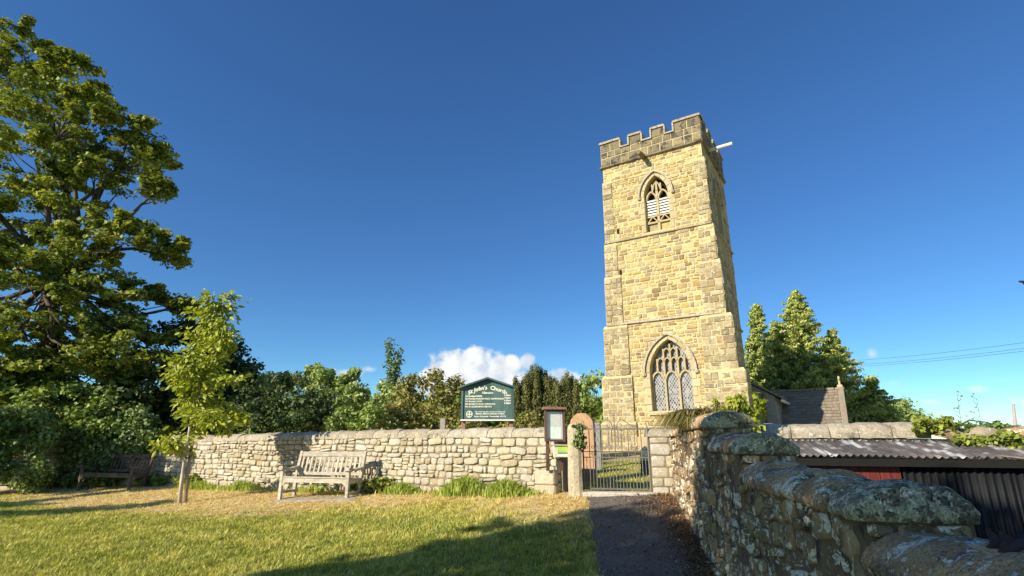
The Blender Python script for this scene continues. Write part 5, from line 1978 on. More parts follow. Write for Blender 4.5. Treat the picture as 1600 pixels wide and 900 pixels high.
g_ = np.random.default_rng(5)
iv = []
for _ in range(170):
    px = g_.uniform(80, 240); py = g_.uniform(645, 755)
    if (px > 190 and py > 705) or (px < 95 and 670 < py < 735): continue
    a_, _b = pray(px, py)
    Yw = 17.0 / (1 + .0855 * (a_ + .635)) if a_ < -.635 else WALL_Y(a_)
    iv.append(at(px, py, Yw - .12 + g_.uniform(-.16, .1)))
ivy_patch('ivy', iv, 'glossy ivy thicket covering the wall behind the dark bench', M['ivy'], 31, .105, .3, 85)
iv = []
for _ in range(130):
    px = g_.uniform(-90, 78); py = g_.uniform(640, 762)
    iv.append(at(px, py, 15.9 + g_.uniform(-.25, .25)))
ivy_patch('ivy', iv, 'dull shaded ivy over the wall at the far left edge', M['ivy'], 32, .10, .3, 64)
for (x0, x1, lab, sd) in ((0, 55, 'rough grass and weeds under the ivy at the far left edge', 33), (55, 105, 'rough weeds at the left end of the dark bench', 34)):
    iv = []
    for _ in range(26):
        px = g_.uniform(x0, x1)
        b_ = ground_at(px, g_.uniform(757, 765)); iv.append(b_ + Vector((0, 0, g_.uniform(.05, .32))))
    r_ = ivy_patch('weed_patch', iv, lab, M['hedge'], sd, .08, .2, 60); r_['category'] = 'weeds'

# hedge and shrubs behind the wall
sh = [
    ('dark_shrub', [(400, 625, 36, 19), (450, 612, 34, 19.2), (490, 640, 36, 18.6), (420, 650, 34, 18.4), (465, 655, 36, 18.2), (380, 640, 26, 19), (520, 655, 26, 18)], 'dkleaf', 'dark rounded shrub in shade above the wall right of the sapling', .14, 41),
    ('pale_shrub', [(470, 602, 24, 21), (510, 605, 28, 20.6), (545, 612, 24, 20.4), (430, 602, 22, 21.5), (560, 630, 22, 20), (525, 630, 30, 20), (495, 590, 14, 21), (545, 592, 12, 20.6)], 'pale', 'pale green shrub with upright sunlit shoots above the dark shrub', .15, 42),
    ('leafy_shrub', [(560, 650, 30, 17.4), (590, 640, 22, 17.6), (535, 662, 24, 17), (580, 662, 26, 16.8)], 'hedge', 'low mid-green shrub between the pale shrub and the bronze shrub', .13, 43),
    ('bronze_shrub', [(660, 620, 40, 17), (625, 640, 34, 16.8), (700, 625, 32, 17), (650, 650, 36, 16.2), (700, 655, 34, 16.2), (610, 660, 26, 16), (680, 598, 22, 17.2), (645, 602, 20, 17.2), (715, 605, 18, 17.4)], 'brownish', 'bronze-tinged leafy shrub left of the green signboard', .13, 44),
    ('golden_bush', [(815, 655, 18, 15.5), (835, 662, 16, 15.3), (790, 668, 16, 15.2), (760, 668, 16, 15.2), (735, 668, 16, 15.2), (860, 668, 14, 15.2)], 'brownish', 'low golden bush under the signboard beside the yew', .09, 45),
    ('far_tree', [(905, 610, 16, 30), (925, 600, 18, 30), (915, 640, 22, 29), (890, 650, 18, 29), (930, 640, 20, 29)], 'hedge', 'mid-green tree seen between the yews and the tower', .25, 46),
    ('far_bush', [(1400, 645, 18, 48), (1425, 648, 16, 48), (1380, 650, 14, 48), (1412, 634, 10, 48)], 'pale', 'small loose bush low on the skyline right of the conifers', .3, 47),
    ('hill_tree', [(385, 592, 16, 40), (405, 600, 22, 40), (360, 600, 22, 40), (430, 605, 20, 42)], 'dkleaf', 'dark distant tree on the rise behind the shrubs', .4, 48),
    ('green_shrub', [(600, 606, 9, 18.5), (618, 618, 16, 18), (590, 622, 12, 18.5), (640, 612, 12, 18.4)], 'pale', 'light shrub with loose twigs at the foot of the slender spire', .13, 49),
]
for (nm, lob, m_, lab, ls, sd) in sh:
    lobes = px_lobes(lob)
    cx = sum(c[0] for c, r_ in lobes) / len(lobes); cy = sum(c[1] for c, r_ in lobes) / len(lobes)
    dens = 1.9 if lobes[0][0][1] < 25 else .7
    lobed_tree(nm, (cx, cy, ground_z(cx, cy)), lobes, dens, .34 if lobes[0][0][1] < 25 else .8, 78, ls * .88, M[m_], M['bark'], lab, 'tree' if 'tree' in nm else 'shrub', sd, trunk_r=.09, fork=.25, flat=.7, aspect=.7, fill=.5, up=.5, sprigs=3 if nm == 'pale_shrub' else 0)


def far_woods():
    g = np.random.default_rng(55)
    C = []
    for _ in range(1500):
        a = g.uniform(-1.25, .17)
        Y = g.uniform(44, 52)
        top = 4.6 + 1.6 * mnoise.noise(Vector((a * 9, 0, 3)))
        C.append((a * Y, Y, g.uniform(.2, 1) ** .7 * top + .3))
    C = np.array(C)
    o = crown_mesh('woodland_foliage', C, np.full(len(C), 1.0), 40, .55, .8, M['hedge'], None, g, flat=.8, up=.5)
    tag(o, 'distant belt of green woodland behind the churchyard shrubs', 'woodland', None, 'stuff')


far_woods()


def spire(name, px, Ytop, Ybase, Y, wpx, mat, label, seed, stems):
    g = np.random.default_rng(seed)
    b = at(px, 660, Y); b.z = ground_z(b.x, b.y)
    root = empty(name, b, label, 'tree')
    T = MB(); C = []
    for (x0, y0, x1, y1) in stems:
        p0, p1 = at(x0, y0, Y), at(x1, y1, Y)
        T.tube([b, p0, p1], [.05, .035, .008], 5)
        for f in np.linspace(0, 1, 26):
            q = p0.lerp(p1, f); C.append((q.x + g.normal(0, .05), q.y + g.normal(0, .05), q.z))
    C = np.array(C)
    crown_mesh('crown', C, .17 * g.uniform(.6, 1.3, len(C)), 34, .10, .6, mat, root, g, flat=1.2, up=.4)
    T.build('trunk', M['bark'], root, fix=False)


spire('slender_tree', 612, 530, 640, 18.2, 20, M['bluegreen'], 'slender twin-spired young tree rising above the bronze shrub', 61, [(612, 640, 607, 534), (612, 640, 622, 548)])


def yew(name, cols, Y, label, seed):
    g = np.random.default_rng(seed)
    cx = sum(c[0] for c in cols) / len(cols)
    b = at(cx, 668, Y); b.z = ground_z(b.x, b.y)
    root = empty(name, b, label, 'tree', 'clipped dark yews')
    C = []; T = MB()
    for (px, top, wpx, dy) in cols:
        p1 = at(px, top, Y + dy); r_ = wpx / 2 / 850 * Y
        T.tube([b, (p1.x, p1.y, b.z + .6), (p1.x, p1.y, p1.z - .1)], [.08, .05, .01], 5)
        zz = np.arange(b.z + .1, p1.z, .085)
        for z in zz:
            f = (z - b.z) / (p1.z - b.z)
            rr = r_ * .80 * min(1, (1.02 - f) * 3.0) ** .8
            for _ in range(5):
                a = g.uniform(0, 2 * math.pi)
                C.append((p1.x + rr * math.cos(a) * g.uniform(.7, 1.05), p1.y + rr * math.sin(a) * g.uniform(.7, 1.05), z))
    C = np.array(C)
    crown_mesh('crown', C, .085 * g.uniform(.7, 1.3, len(C)), 30, .075, .30, M['yew'], root, g, flat=2.2, up=.1, outw=.9, rndm=.4, along='up', cv=.45)
    T.build('trunk', M['bark'], root, fix=False)


cols = []
for i, px in enumerate(np.linspace(797, 873, 12)):
    cols.append((px, 573 + abs(px - 840) ** 1.6 * .10 + rnd.uniform(0, 7), 15, rnd.uniform(-.35, .35)))
for px in (806, 822, 838, 854, 868): cols.append((px, 590 + rnd.uniform(0, 12), 17, -.55 + rnd.uniform(-.1, .1)))
yew('yew_tree', cols, 18.2, 'large dark columnar yew behind the signboard', 71)
cols = [(px, 584 + abs(px - 886) * .9 + rnd.uniform(0, 5), 13, rnd.uniform(-.25, .25)) for px in (872, 879, 886, 893, 899)]
yew('yew_tree', cols, 17.6, 'narrower dark yew beside the notice case', 72)


def conifer(name, px, top, base_py, Y, wpx, label, seed, lean=0):
    g = np.random.default_rng(seed)
    b = at(px, base_py, Y); b.z = ground_z(b.x, b.y)
    p1 = at(px + lean, top, Y)
    H = p1.z - b.z
    r0 = wpx / 2 / 850 * Y
    root = empty(name, b, label, 'tree', 'tall conifers behind the church')
    T = MB(); T.tube([b - UP * .2, b.lerp(p1, .5), p1], [.28, .16, .02], 8)
    C = []; Rr = []
    z = .3
    while z < H - .05:
        f = z / H
        rr = r0 * (1 - f) ** .85 + .05
        k = max(4, int(8 + rr * 2.2))
        for i in range(k):
            a = 2 * math.pi * (i + g.random()) / k
            L = rr * (g.uniform(.45, 1.0) + .25 * (g.random() < .25))
            o = b.lerp(p1, min(1, f + .02)) + UP * g.normal(0, .14); tip = None
            for q in np.linspace(.30, 1.0, max(3, int(2 + L / .42))):
                c = o + Vector((L * q * math.cos(a), L * q * math.sin(a), -.30 * L * q + .26 * L * q * q + g.normal(0, .05)))
                C.append(tuple(c)); Rr.append(.14 + .26 * (1 - q) + .05 * L)
                tip = c
            T.tube([o, o.lerp(tip, .5) - UP * .05 * L, tip], [.045, .028, .01], 4)
        z += .24 + .12 * g.random()
    C = np.array(C)
    crown_mesh('crown', C, np.array(Rr) * g.uniform(.7, 1.3, len(C)), 30, .21, .36, M['conifer'], root, g, flat=.55, up=.45, outw=.7, along='out', drop=.4, cv=.4)
    T.build('trunk', M['bark'], root, fix=False)


conifer('conifer_tree', 1243, 460, 690, 38, 225, 'tallest conifer with ragged crown behind the church porch', 81)
conifer('conifer_tree', 1182, 476, 690, 36.5, 105, 'slim pointed conifer beside the tower', 82)
conifer('conifer_tree', 1300, 520, 690, 39, 165, 'broad conifer on the right shoulder of the tallest one', 83)
conifer('conifer_tree', 1362, 590, 690, 38, 130, 'low bushy conifer at the right end of the group', 84)
conifer('conifer_tree', 1211, 505, 690, 40, 120, 'conifer half hidden between the slim one and the tallest one', 85)


# ------------------------------------------------------------------ sapling with stake
def build_sapling():
    g = np.random.default_rng(91)
    b = ground_at(281, 787); Y = b.y
    root = empty('sapling', b, 'young tree with bright drooping yellow-green leaves on the lawn', 'tree')
    T = MB()

    def q(px, py, dy=0.0): return at(px, py, Y + dy)
    main = [b - UP * .1, q(284, 750), q(289, 715), q(295, 680), q(301, 640, .05), q(310, 600, .05), q(318, 560), q(327, 520, -.05), q(332, 485), q(335, 455)]
    T.tube(main, [.044, .038, .035, .032, .029, .025, .021, .016, .012, .006], 8)
    br = [
        [q(289, 715), q(275, 700, -.1), q(262, 690, -.2), q(250, 700, -.25)],
        [q(291, 705), q(280, 690, .1), q(268, 683, .2), q(258, 692, .3)],
        [q(295, 680), q(310, 660, .2), q(335, 640, .3), q(360, 645, .35), q(382, 655, .35)],
        [q(297, 665), q(320, 655, -.2), q(345, 660, -.4), q(362, 675, -.45)],
        [q(300, 645), q(290, 620, .1), q(280, 590, .15), q(272, 572, .2), q(266, 570, .2)],
        [q(303, 630), q(325, 605, -.1), q(350, 590, -.15), q(372, 590, -.2)],
        [q(306, 615), q(295, 590, -.3), q(290, 565, -.4), q(288, 550, -.4)],
        [q(310, 600), q(330, 570, .25), q(350, 545, .3), q(362, 520, .3)],
        [q(312, 590), q(335, 560, -.25), q(345, 530, -.3), q(352, 500, -.35)],
        [q(318, 560), q(308, 530, .2), q(303, 515, .2)],
        [q(322, 540), q(340, 505, .1), q(352, 475, .15), q(356, 462, .15)],
        [q(300, 645), q(315, 640, -.4), q(325, 650, -.6), q(330, 665, -.65)],
        [q(302, 640), q(315, 630, .4), q(330, 625, .6), q(345, 635, .65)],
        [q(328, 515), q(318, 490, .05), q(315, 475, .05)],
    ]
    for p in br: T.tube(p, list(np.linspace(.02, .005, len(p))), 5)
    T.build('trunk', M['palebark'], root, smooth=True, fix=False)
    P = []; AL = []
    for p in br + [main[4:]]:
        for i in range(len(p) - 1):
            n = max(3, int((Vector(p[i + 1]) - Vector(p[i])).length / .34 * (11 if i > 0 else 5)))
            for f in g.random(n):
                c = Vector(p[i]).lerp(Vector(p[i + 1]), f)
                # a spray of drooping leaves
                dirv = g.normal(size=3); dirv[2] = 0; dirv /= np.linalg.norm(dirv)
                for _ in range(9):
                    d2 = dirv + .5 * g.normal(size=3)
                    ln = g.uniform(.03, .25)
                    P.append(np.array(c) + d2 * ln * np.array([1, 1, .5]) + np.array([0, 0, -.15 * ln + .02]))
                    AL.append(d2 * .8 + np.array([0, 0, -.42]))
    P = np.array(P); AL = unit(np.array(AL))
    Nn = unit(np.cross(AL, g.normal(size=P.shape)) + np.array([-.25, -.35, .35]))
    a = unit(AL - (AL * Nn).sum(1, keepdims=True) * Nn)
    bb = np.cross(Nn, a)
    n = len(P)
    s = (g.uniform(.085, .18, n))[:, None]; w = s * .52
    prof = [(0, 0, 0), (.3, .8, .10), (.62, .9, .06), (1.0, 0, -.16), (.62, -.9, .06), (.3, -.8, .10)]
    V = np.empty((n, 6, 3))
    for k, (l_, w_, z_) in enumerate(prof): V[:, k] = P + a * s * l_ + bb * w * w_ * .5 + Nn * s * z_
    idx = np.arange(n)[:, None] * 6
    F = np.concatenate([idx + np.array([[0, 1, 2, 3]]), idx + np.array([[0, 3, 4, 5]])])
    rv = np.clip(g.normal(.5, .25, n), 0, 1)
    link('crown', mesh_np('crown', V.reshape(-1, 3), F, {'rnd': np.repeat(rv, 6)}), M['sapling'], root)
    # stake
    s0 = ground_at(291, 786)
    mb = MB(); mb.tube([s0 - UP * .15, q(293, 740, .06), q(300, 695, .06)], [.035, .034, .033], 8)
    o = mb.build('tree_stake', M['stake'], None, True); tag(o, 'round grey wooden stake propping the young tree', 'stake')
    mb = MB(); mb.tube([q(289, 716, -.05), q(296, 714, .03), q(298, 716, .09), q(288, 718, .05), q(286, 717, -.02)], .012, 5)
    mb.build('tie', M['black'], root)


build_sapling()


# ------------------------------------------------------------------ lawn
def np_noise(x, y, s, seed):
    g = np.random.default_rng(seed)
    out = np.zeros_like(x); amp = 1.0; tot = 0
    for o in range(4):
        for _ in range(3):
            a = g.uniform(0, 2 * math.pi); ph = g.uniform(0, 6.28)
            out += amp * np.sin((x * math.cos(a) + y * math.sin(a)) * s * 2 ** o * g.uniform(.7, 1.3) + ph)
        tot += amp * 3; amp *= .62
    return out / tot * 1.6


def build_lawn():
    g = np.random.default_rng(3)
    K, PER = 104000, 9
    # tufts of blades; density falls with distance
    cY = 5.2 + (g.random(K) ** 1.2) * 12.0
    cY[:16000] = g.uniform(1.8, 5.3, 16000)
    cX = (g.random(K) * 2 - 1) * (1.03 * cY + .8)
    cX[:16000] = g.uniform(-6.5, 1.2, 16000)
    ctone = g.normal(0, 1, K); clean = g.uniform(0, 2 * math.pi, K); chgt = np.exp(g.normal(0, .28, K))
    rad = .012 + .0022 * cY
    X = np.repeat(cX, PER) + g.normal(0, 1, K * PER) * np.repeat(rad, PER)
    Y = np.repeat(cY, PER) + g.normal(0, 1, K * PER) * np.repeat(rad, PER)
    ctone, clean, chgt = (np.repeat(v, PER) for v in (ctone, clean, chgt))
    N = len(X)
    keep = X < np.interp(Y, [2, 6, 8, 10.2, 13], [.35, .90, 1.15, 1.36, 1.4]) + .05 * np.sin(Y * 7) + .04 * np.sin(Y * 19 + 1) + .045 * g.normal(size=N)
    px, py = X - WO.x, Y - WO.y
    d = px * WN.x + py * WN.y; t = px * WE.x + py * WE.y
    keep &= (d > .06) & (t < 16) & (d > np.interp(t, [12.6, 20], [.06, 1.0]))
    X, Y, d, t, ctone, clean, chgt = X[keep], Y[keep], d[keep], t[keep], ctone[keep], clean[keep], chgt[keep]
    n = len(X)
    Z = np.array([ground_z(a, b) for a, b in zip(X, Y)])
    nz = np_noise(X, Y, 1.5, 5); nz2 = np_noise(X, Y, 5.0, 6)
    nz3 = np_noise(X, Y, 14.0, 8)
    edge = np.interp(t, [-2, 3, 6, 9, 14], [1.3, 1.6, 2.6, 3.6, 3.2])
    dry = 1 / (1 + np.exp((d - edge + .9 * nz) * 2.6))
    dry = np.clip(dry * .95 + .16 * nz2 + .10, 0, 1)
    pathdist = np.interp(Y, [2, 6, 8, 10.2, 13], [.35, .90, 1.15, 1.36, 1.4]) - X
    dry = np.clip(dry + .55 * np.exp(-pathdist / .12), 0, 1)
    isdry = (.5 + .22 * ctone + .16 * g.normal(size=n)) < np.clip(dry * 1.05, .07, .95)
    col = np.where(isdry, np.clip(.80 + .10 * ctone + .10 * g.normal(size=n), .56, 1), np.clip(.25 + .085 * ctone + .06 * g.normal(size=n) + .09 * nz2 + .08 * nz3 + .08 * nz, 0, .58))
    H = np.where(isdry, g.uniform(.008, .03, n), g.uniform(.02, .05, n)) * np.interp(d, [0, 1.2], [1.25, 1]) * np.clip(1 + .35 * nz3 + .2 * nz2, .4, 2) * chgt
    lay = np.where(isdry, g.uniform(.8, 2.8, n), g.uniform(.2, 1.0, n))
    a = clean + g.normal(0, .9, n)
    dx, dy = np.cos(a), np.sin(a)
    w = g.uniform(.0035, .0075, n) * np.interp(Y, [5, 14], [1.0, 2.2])
    ln = H * (1 + .3 * lay)
    V = np.empty((n, 3, 3))
    V[:, 0] = np.stack([X - dy * w, Y + dx * w, Z - .004], 1)
    V[:, 1] = np.stack([X + dy * w, Y - dx * w, Z - .004], 1)
    V[:, 2] = np.stack([X + dx * ln * lay, Y + dy * ln * lay, Z + H], 1)
    F = np.arange(n * 3).reshape(n, 3)
    o = link('lawn_grass', mesh_np('lawn_grass', V.reshape(-1, 3), F, {'rnd': np.repeat(col, 3)}), M['grass'])
    tag(o, 'mown lawn grass, green below and straw-dry near the wall', 'grass', None, 'stuff')
    # churchyard grass beyond the gate
    N = 60000
    Y = g.uniform(10.6, 17, N); X = g.uniform(.8, 5.6, N)
    px, py = X - WO.x, Y - WO.y
    d = px * WN.x + py * WN.y
    k = (d < -.5); X, Y = X[k], Y[k]
    pl_ = np.interp(Y, [10.2, 13, 16], [1.33, 2.2, 3.6]); pr_ = np.interp(Y, [10.3, 13, 16], [2.5, 3.7, 5.2])
    k = (X < pl_) | (X > pr_) | (g.random(len(X)) < .25); X, Y = X[k], Y[k]; n = len(X)
    Z = np.array([ground_z(a_, b_) for a_, b_ in zip(X, Y)])
    a = g.uniform(0, 6.28, n); H = g.uniform(.03, .07, n)
    V = np.empty((n, 3, 3)); w = .009
    V[:, 0] = np.stack([X - np.sin(a) * w, Y + np.cos(a) * w, Z], 1); V[:, 1] = np.stack([X + np.sin(a) * w, Y - np.cos(a) * w, Z], 1)
    V[:, 2] = np.stack([X + np.cos(a) * H, Y + np.sin(a) * H, Z + H], 1)
    o = link('churchyard_grass', mesh_np('churchyard_grass', V.reshape(-1, 3), np.arange(n * 3).reshape(n, 3), {'rnd': np.repeat(np.clip(g.normal(.3, .15, n), 0, .9), 3)}), M['grass'])
    tag(o, 'short grass beyond the gate around the graves', 'grass', None, 'stuff')


build_lawn()


def tuft(px, py, Y, n, hgt, spread, label, seed, mat='tall', group='long grass growing at the wall foot', name='grass_tuft', base=None, width=.012, droop=.5, cat='grass tuft', stem=True, bias=None, lat=None):
    g = np.random.default_rng(seed)
    b = base if base is not None else ground_at(px, py)
    root = b
    V = []; F = []; A = []
    for i in range(n):
        x = b.x + g.normal(0, spread[0]); y = b.y + g.normal(0, spread[1])
        z = ground_z(x, y) if base is None else b.z
        a = g.uniform(0, 6.28); h = hgt * g.uniform(.45, 1.15); l_ = h * (lat or droop) * g.uniform(.2, 1.3); w = width * g.uniform(.6, 1.2)
        if bias and g.random() < .8: a = bias + g.normal(0, .5)
        dx, dy = math.cos(a), math.sin(a)
        k0 = len(V)
        for f, wf in ((0, 1), (.4, .95), (.75, .7), (1, .05)):
            zz = z + h * (f - .35 * droop * f ** 3); q = l_ * f ** 1.8
            V.append((x + dx * q - dy * w * wf, y + dy * q + dx * w * wf, zz)); V.append((x + dx * q + dy * w * wf, y + dy * q - dx * w * wf, zz))
        for j in range(3): F.append((k0 + 2 * j, k0 + 2 * j + 1, k0 + 2 * j + 3, k0 + 2 * j + 2))
        A += [min(1, max(0, g.normal(.5, .25)))] * 8
    o = link(name, mesh_np(name, V, np.array(F), {'rnd': A}), M[mat])
    return tag(o, label, cat, group)


wall_foot = lambda px: None


def foot(px):
    """ground point just in front of the churchyard wall below that pixel column"""
    a, b = pray(px, 745)
    Y = (WO.y + (WO.x) * (-WE.y / WE.x)) / (1 + a * (-WE.y / WE.x))
    p = Vector((a * Y, Y, 0)) + Vector((WN.x, WN.y, 0)) * .16
    p.z = ground_z(p.x, p.y)
    return p


def foot_tuft(px, n, h, spread, label, seed, **kw):
    p = foot(px)
    g = np.random.default_rng(seed)
    V = []; F = []; A = []
    e = Vector((WE.x, WE.y, 0)); nn = Vector((WN.x, WN.y, 0))
    for i in range(n):
        s = g.normal(0, spread); q = abs(g.normal(0, .16))
        b = p + e * s + nn * q
        z = ground_z(b.x, b.y)
        a = g.uniform(0, 6.28); hh = h * g.uniform(.4, 1.1) * max(.35, 1 - abs(s) / (spread * 3)); l_ = hh * .6 * g.uniform(.1, 1.3); w = .011 * g.uniform(.6, 1.3)
        dx, dy = math.cos(a), math.sin(a) * .6 - .2
        k0 = len(V)
        for f, wf in ((0, 1), (.45, .95), (.8, .6), (1, .05)):
            zz = z + hh * (f - .25 * f ** 3); qq = l_ * f ** 1.8
            V.append((b.x + dx * qq - math.sin(a) * w * wf, b.y + dy * qq + math.cos(a) * w * wf, zz)); V.append((b.x + dx * qq + math.sin(a) * w * wf, b.y + dy * qq - math.cos(a) * w * wf, zz))
        for j in range(3): F.append((k0 + 2 * j, k0 + 2 * j + 1, k0 + 2 * j + 3, k0 + 2 * j + 2))
        A += [min(1, max(0, g.normal(.5, .25)))] * 8
    o = link('grass_tuft', mesh_np('grass_tuft', V, np.array(F), {'rnd': A}), M['tall'])
    tag(o, label, 'grass tuft', 'long grass growing at the wall foot', 'stuff')


foot_tuft(738, 1300, .50, .30, 'big bright grass tuft at the wall foot under the signboard', 101)
foot_tuft(798, 1200, .42, .30, 'spreading grass tuft at the wall foot left of the notice case', 102)
foot_tuft(640, 600, .34, .28, 'low grass tuft at the wall foot right of the pale bench', 103)
foot_tuft(395, 700, .36, .45, 'long grass at the wall foot left of the pale bench', 104)
foot_tuft(330, 500, .32, .5, 'thin grass at the wall foot just right of the sapling', 105)
foot_tuft(500, 300, .25, .5, 'short grass under the pale bench at the wall foot', 106)


def broad_plant(base, label, seed, n_clump, spread, h, size, mat, name='nettle_plant', cat='plant', group=None, per=14):
    g = np.random.default_rng(seed)
    root = empty(name, base, label, cat, group)
    C = np.stack([base.x + g.normal(0, spread[0], n_clump), base.y + g.normal(0, spread[1], n_clump), base.z + g.uniform(.05, h, n_clump)], 1)
    mb = MB()
    for c in C[::2]: mb.tube([(c[0] * .7 + base.x * .3, c[1] * .7 + base.y * .3, base.z - .03), tuple(c)], [.006, .003], 4)
    mb.build('stems', M['tall'] if False else M['stake'], root, fix=False)
    crown_mesh('foliage', C, np.full(n_clump, size * 1.1), per, size, .62, mat, root, g, flat=.7, up=.8, cv=.3)
    return root


p_ = foot(603) + Vector((0, -.1, 0)); broad_plant(p_, 'leafy green weeds in the bench shadow at the wall foot', 111, 60, (.22, .08), .28, .085, M['ivylit'])
p_ = foot(570) + Vector((0, -.05, 0)); broad_plant(p_, 'leafy weeds directly behind the right arm of the pale bench', 112, 40, (.18, .06), .24, .08, M['hedge'])
p_ = foot(305); broad_plant(p_, 'light green leafy plant at the wall foot behind the stake', 113, 34, (.16, .1), .34, .13, M['ivylit'])
p_ = foot(255); broad_plant(p_, 'dark leafy plant at the wall foot right of the dark bench', 114, 40, (.3, .1), .3, .12, M['hedge'])

# sedge tuft and leafy shrub on the roadside wall
tb_ = Vector((RW(7.85) + .05, 7.85, 1.84))
tuft(0, 0, 0, 760, .50, (.06, .26), 'arching brown-green sedge tuft on top of the roadside wall', 121, 'frond', None, 'sedge_tuft', tb_, .010, 3.5, 'plant', bias=3.7, lat=1.1)
tb_ = Vector((RW(7.6) + .28, 7.6, 1.90))
tuft(0, 0, 0, 160, .26, (.10, .24), 'thin dry grass along the coping beside the sedge', 122, 'frond', None, 'dry_grass', tb_, .006, 1.0, 'plant')


def wall_shrub():
    g = np.random.default_rng(131)
    b = Vector((RW(8.0) + .62, 8.05, 1.2))
    root = empty('leafy_sprout', b, 'leafy yellow-green sprout leaning over the roadside wall before the tower', 'shrub')
    T = MB(); C = []
    for (px, py, dy) in ((1126, 640, 0), (1140, 632, .1), (1153, 626, -.1), (1160, 640, .1), (1150, 655, .0), (1186, 632, .05), (1180, 648, 0), (1170, 668, .05), (1172, 682, -.05), (1188, 640, .1), (1148, 645, .1), (1135, 646, .0), (1165, 655, .1)):
        p = at(px, py, 8.15 + dy)
        T.tube([b, b.lerp(p, .6) + Vector((0, 0, .05)), p], [.014, .009, .004], 5)
        for _ in range(5): C.append((p.x + g.normal(0, .045), p.y + g.normal(0, .06), p.z + g.normal(0, .05)))
    C = np.array(C)
    crown_mesh('crown', C, np.full(len(C), .08), 13, .09, .6, M['sapling'], root, g, flat=1.0, up=.4, along='down', cv=.3)
    T.build('stems', M['stake'], root, fix=False)


wall_shrub()
iv = [at(g_.uniform(1432, 1488), g_.uniform(655, 672), 7.85 + g_.uniform(-.12, .12)) for _ in range(30)]
ivy_patch('ivy', iv, 'bright ivy cushion at the end of the sunlit coping', M['ivylit'], 141, .06, .10, 40)
iv = [at(g_.uniform(1495, 1560), g_.uniform(684, 704), 7.35 + g_.uniform(-.1, .1)) for _ in range(26)]
ivy_patch('ivy', iv, 'ivy sprigs among the fallen slabs above the shed roof', M['ivylit'], 142, .07, .08, 22)
iv = [at(g_.uniform(1558, 1640), g_.uniform(680, 704), 7.2 + g_.uniform(-.15, .15)) for _ in range(24)]
ivy_patch('ivy', iv, 'ivy trailing over the broken wall at the right edge', M['ivylit'], 143, .075, .10, 28)
iv = [at(g_.uniform(1470, 1640), g_.uniform(664, 670), 7.95 + g_.uniform(-.1, .1)) for _ in range(30)]
ivy_patch('ivy', iv, 'darker ivy line along the back of the broken wall', M['ivy'], 144, .06, .09, 26)
iv = [Vector((1.22 + g_.uniform(-.10, .12), 10.07 + g_.uniform(-.06, .05), z)) for z in g_.uniform(1.45, 1.86, 22)]
ivy_patch('ivy', iv, 'small ivy tuft clinging to the stone gate post', M['ivy'], 145, .05, .06, 24)
fb = Vector((RW(3.55) - .05, 3.55, .62))
broad_plant(fb, 'tiny green fern rooted in the dark roadside wall', 146, 14, (.03, .05), .12, .035, M['ivy'], 'wall_fern', 'fern', None, 9)

# low shrub strip growing beyond the gate
# ------------------------------------------------------------------ litter along the path
def build_litter():
    g = np.random.default_rng(151)
    n = 5600
    Y = g.uniform(3.0, 10.0, n)
    off = np.abs(g.normal(0, .17, n)) + .02
    off = np.where(Y > 8.4, np.abs(g.normal(0, .34, n)) + .02, off)
    X = RW(Y) - .06 - off
    k = X > np.interp(Y, [2, 6, 8, 10.2], [.35, .9, 1.15, 1.4]); X, Y = X[k], Y[k]
    m = 700
    Y2 = g.uniform(5, 10, m); X2 = g.uniform(0, 1, m) * 1.4 + np.interp(Y2, [2, 6, 8, 10.2], [.35, .9, 1.15, 1.33]); kk = X2 < RW(Y2) - .1
    X = np.concatenate([X, X2[kk]]); Y = np.concatenate([Y, Y2[kk]]); n = len(X)
    Z = np.array([ground_z(a, b) for a, b in zip(X, Y)]) + .028 + g.uniform(0, .02, n)
    P = np.stack([X, Y, Z], 1)
    Nn = unit(np.array([0, 0, 1.0]) + .5 * g.normal(size=P.shape))
    V, F, A = leaves(P, Nn, .031, .6, g.random(n), g, .3)
    o = link('leaf_litter', mesh_np('leaf_litter', V, F, {'rnd': A}), M['litter'])
    tag(o, 'fallen brown leaves along the foot of the roadside wall', 'leaf litter', None, 'stuff')


build_litter()


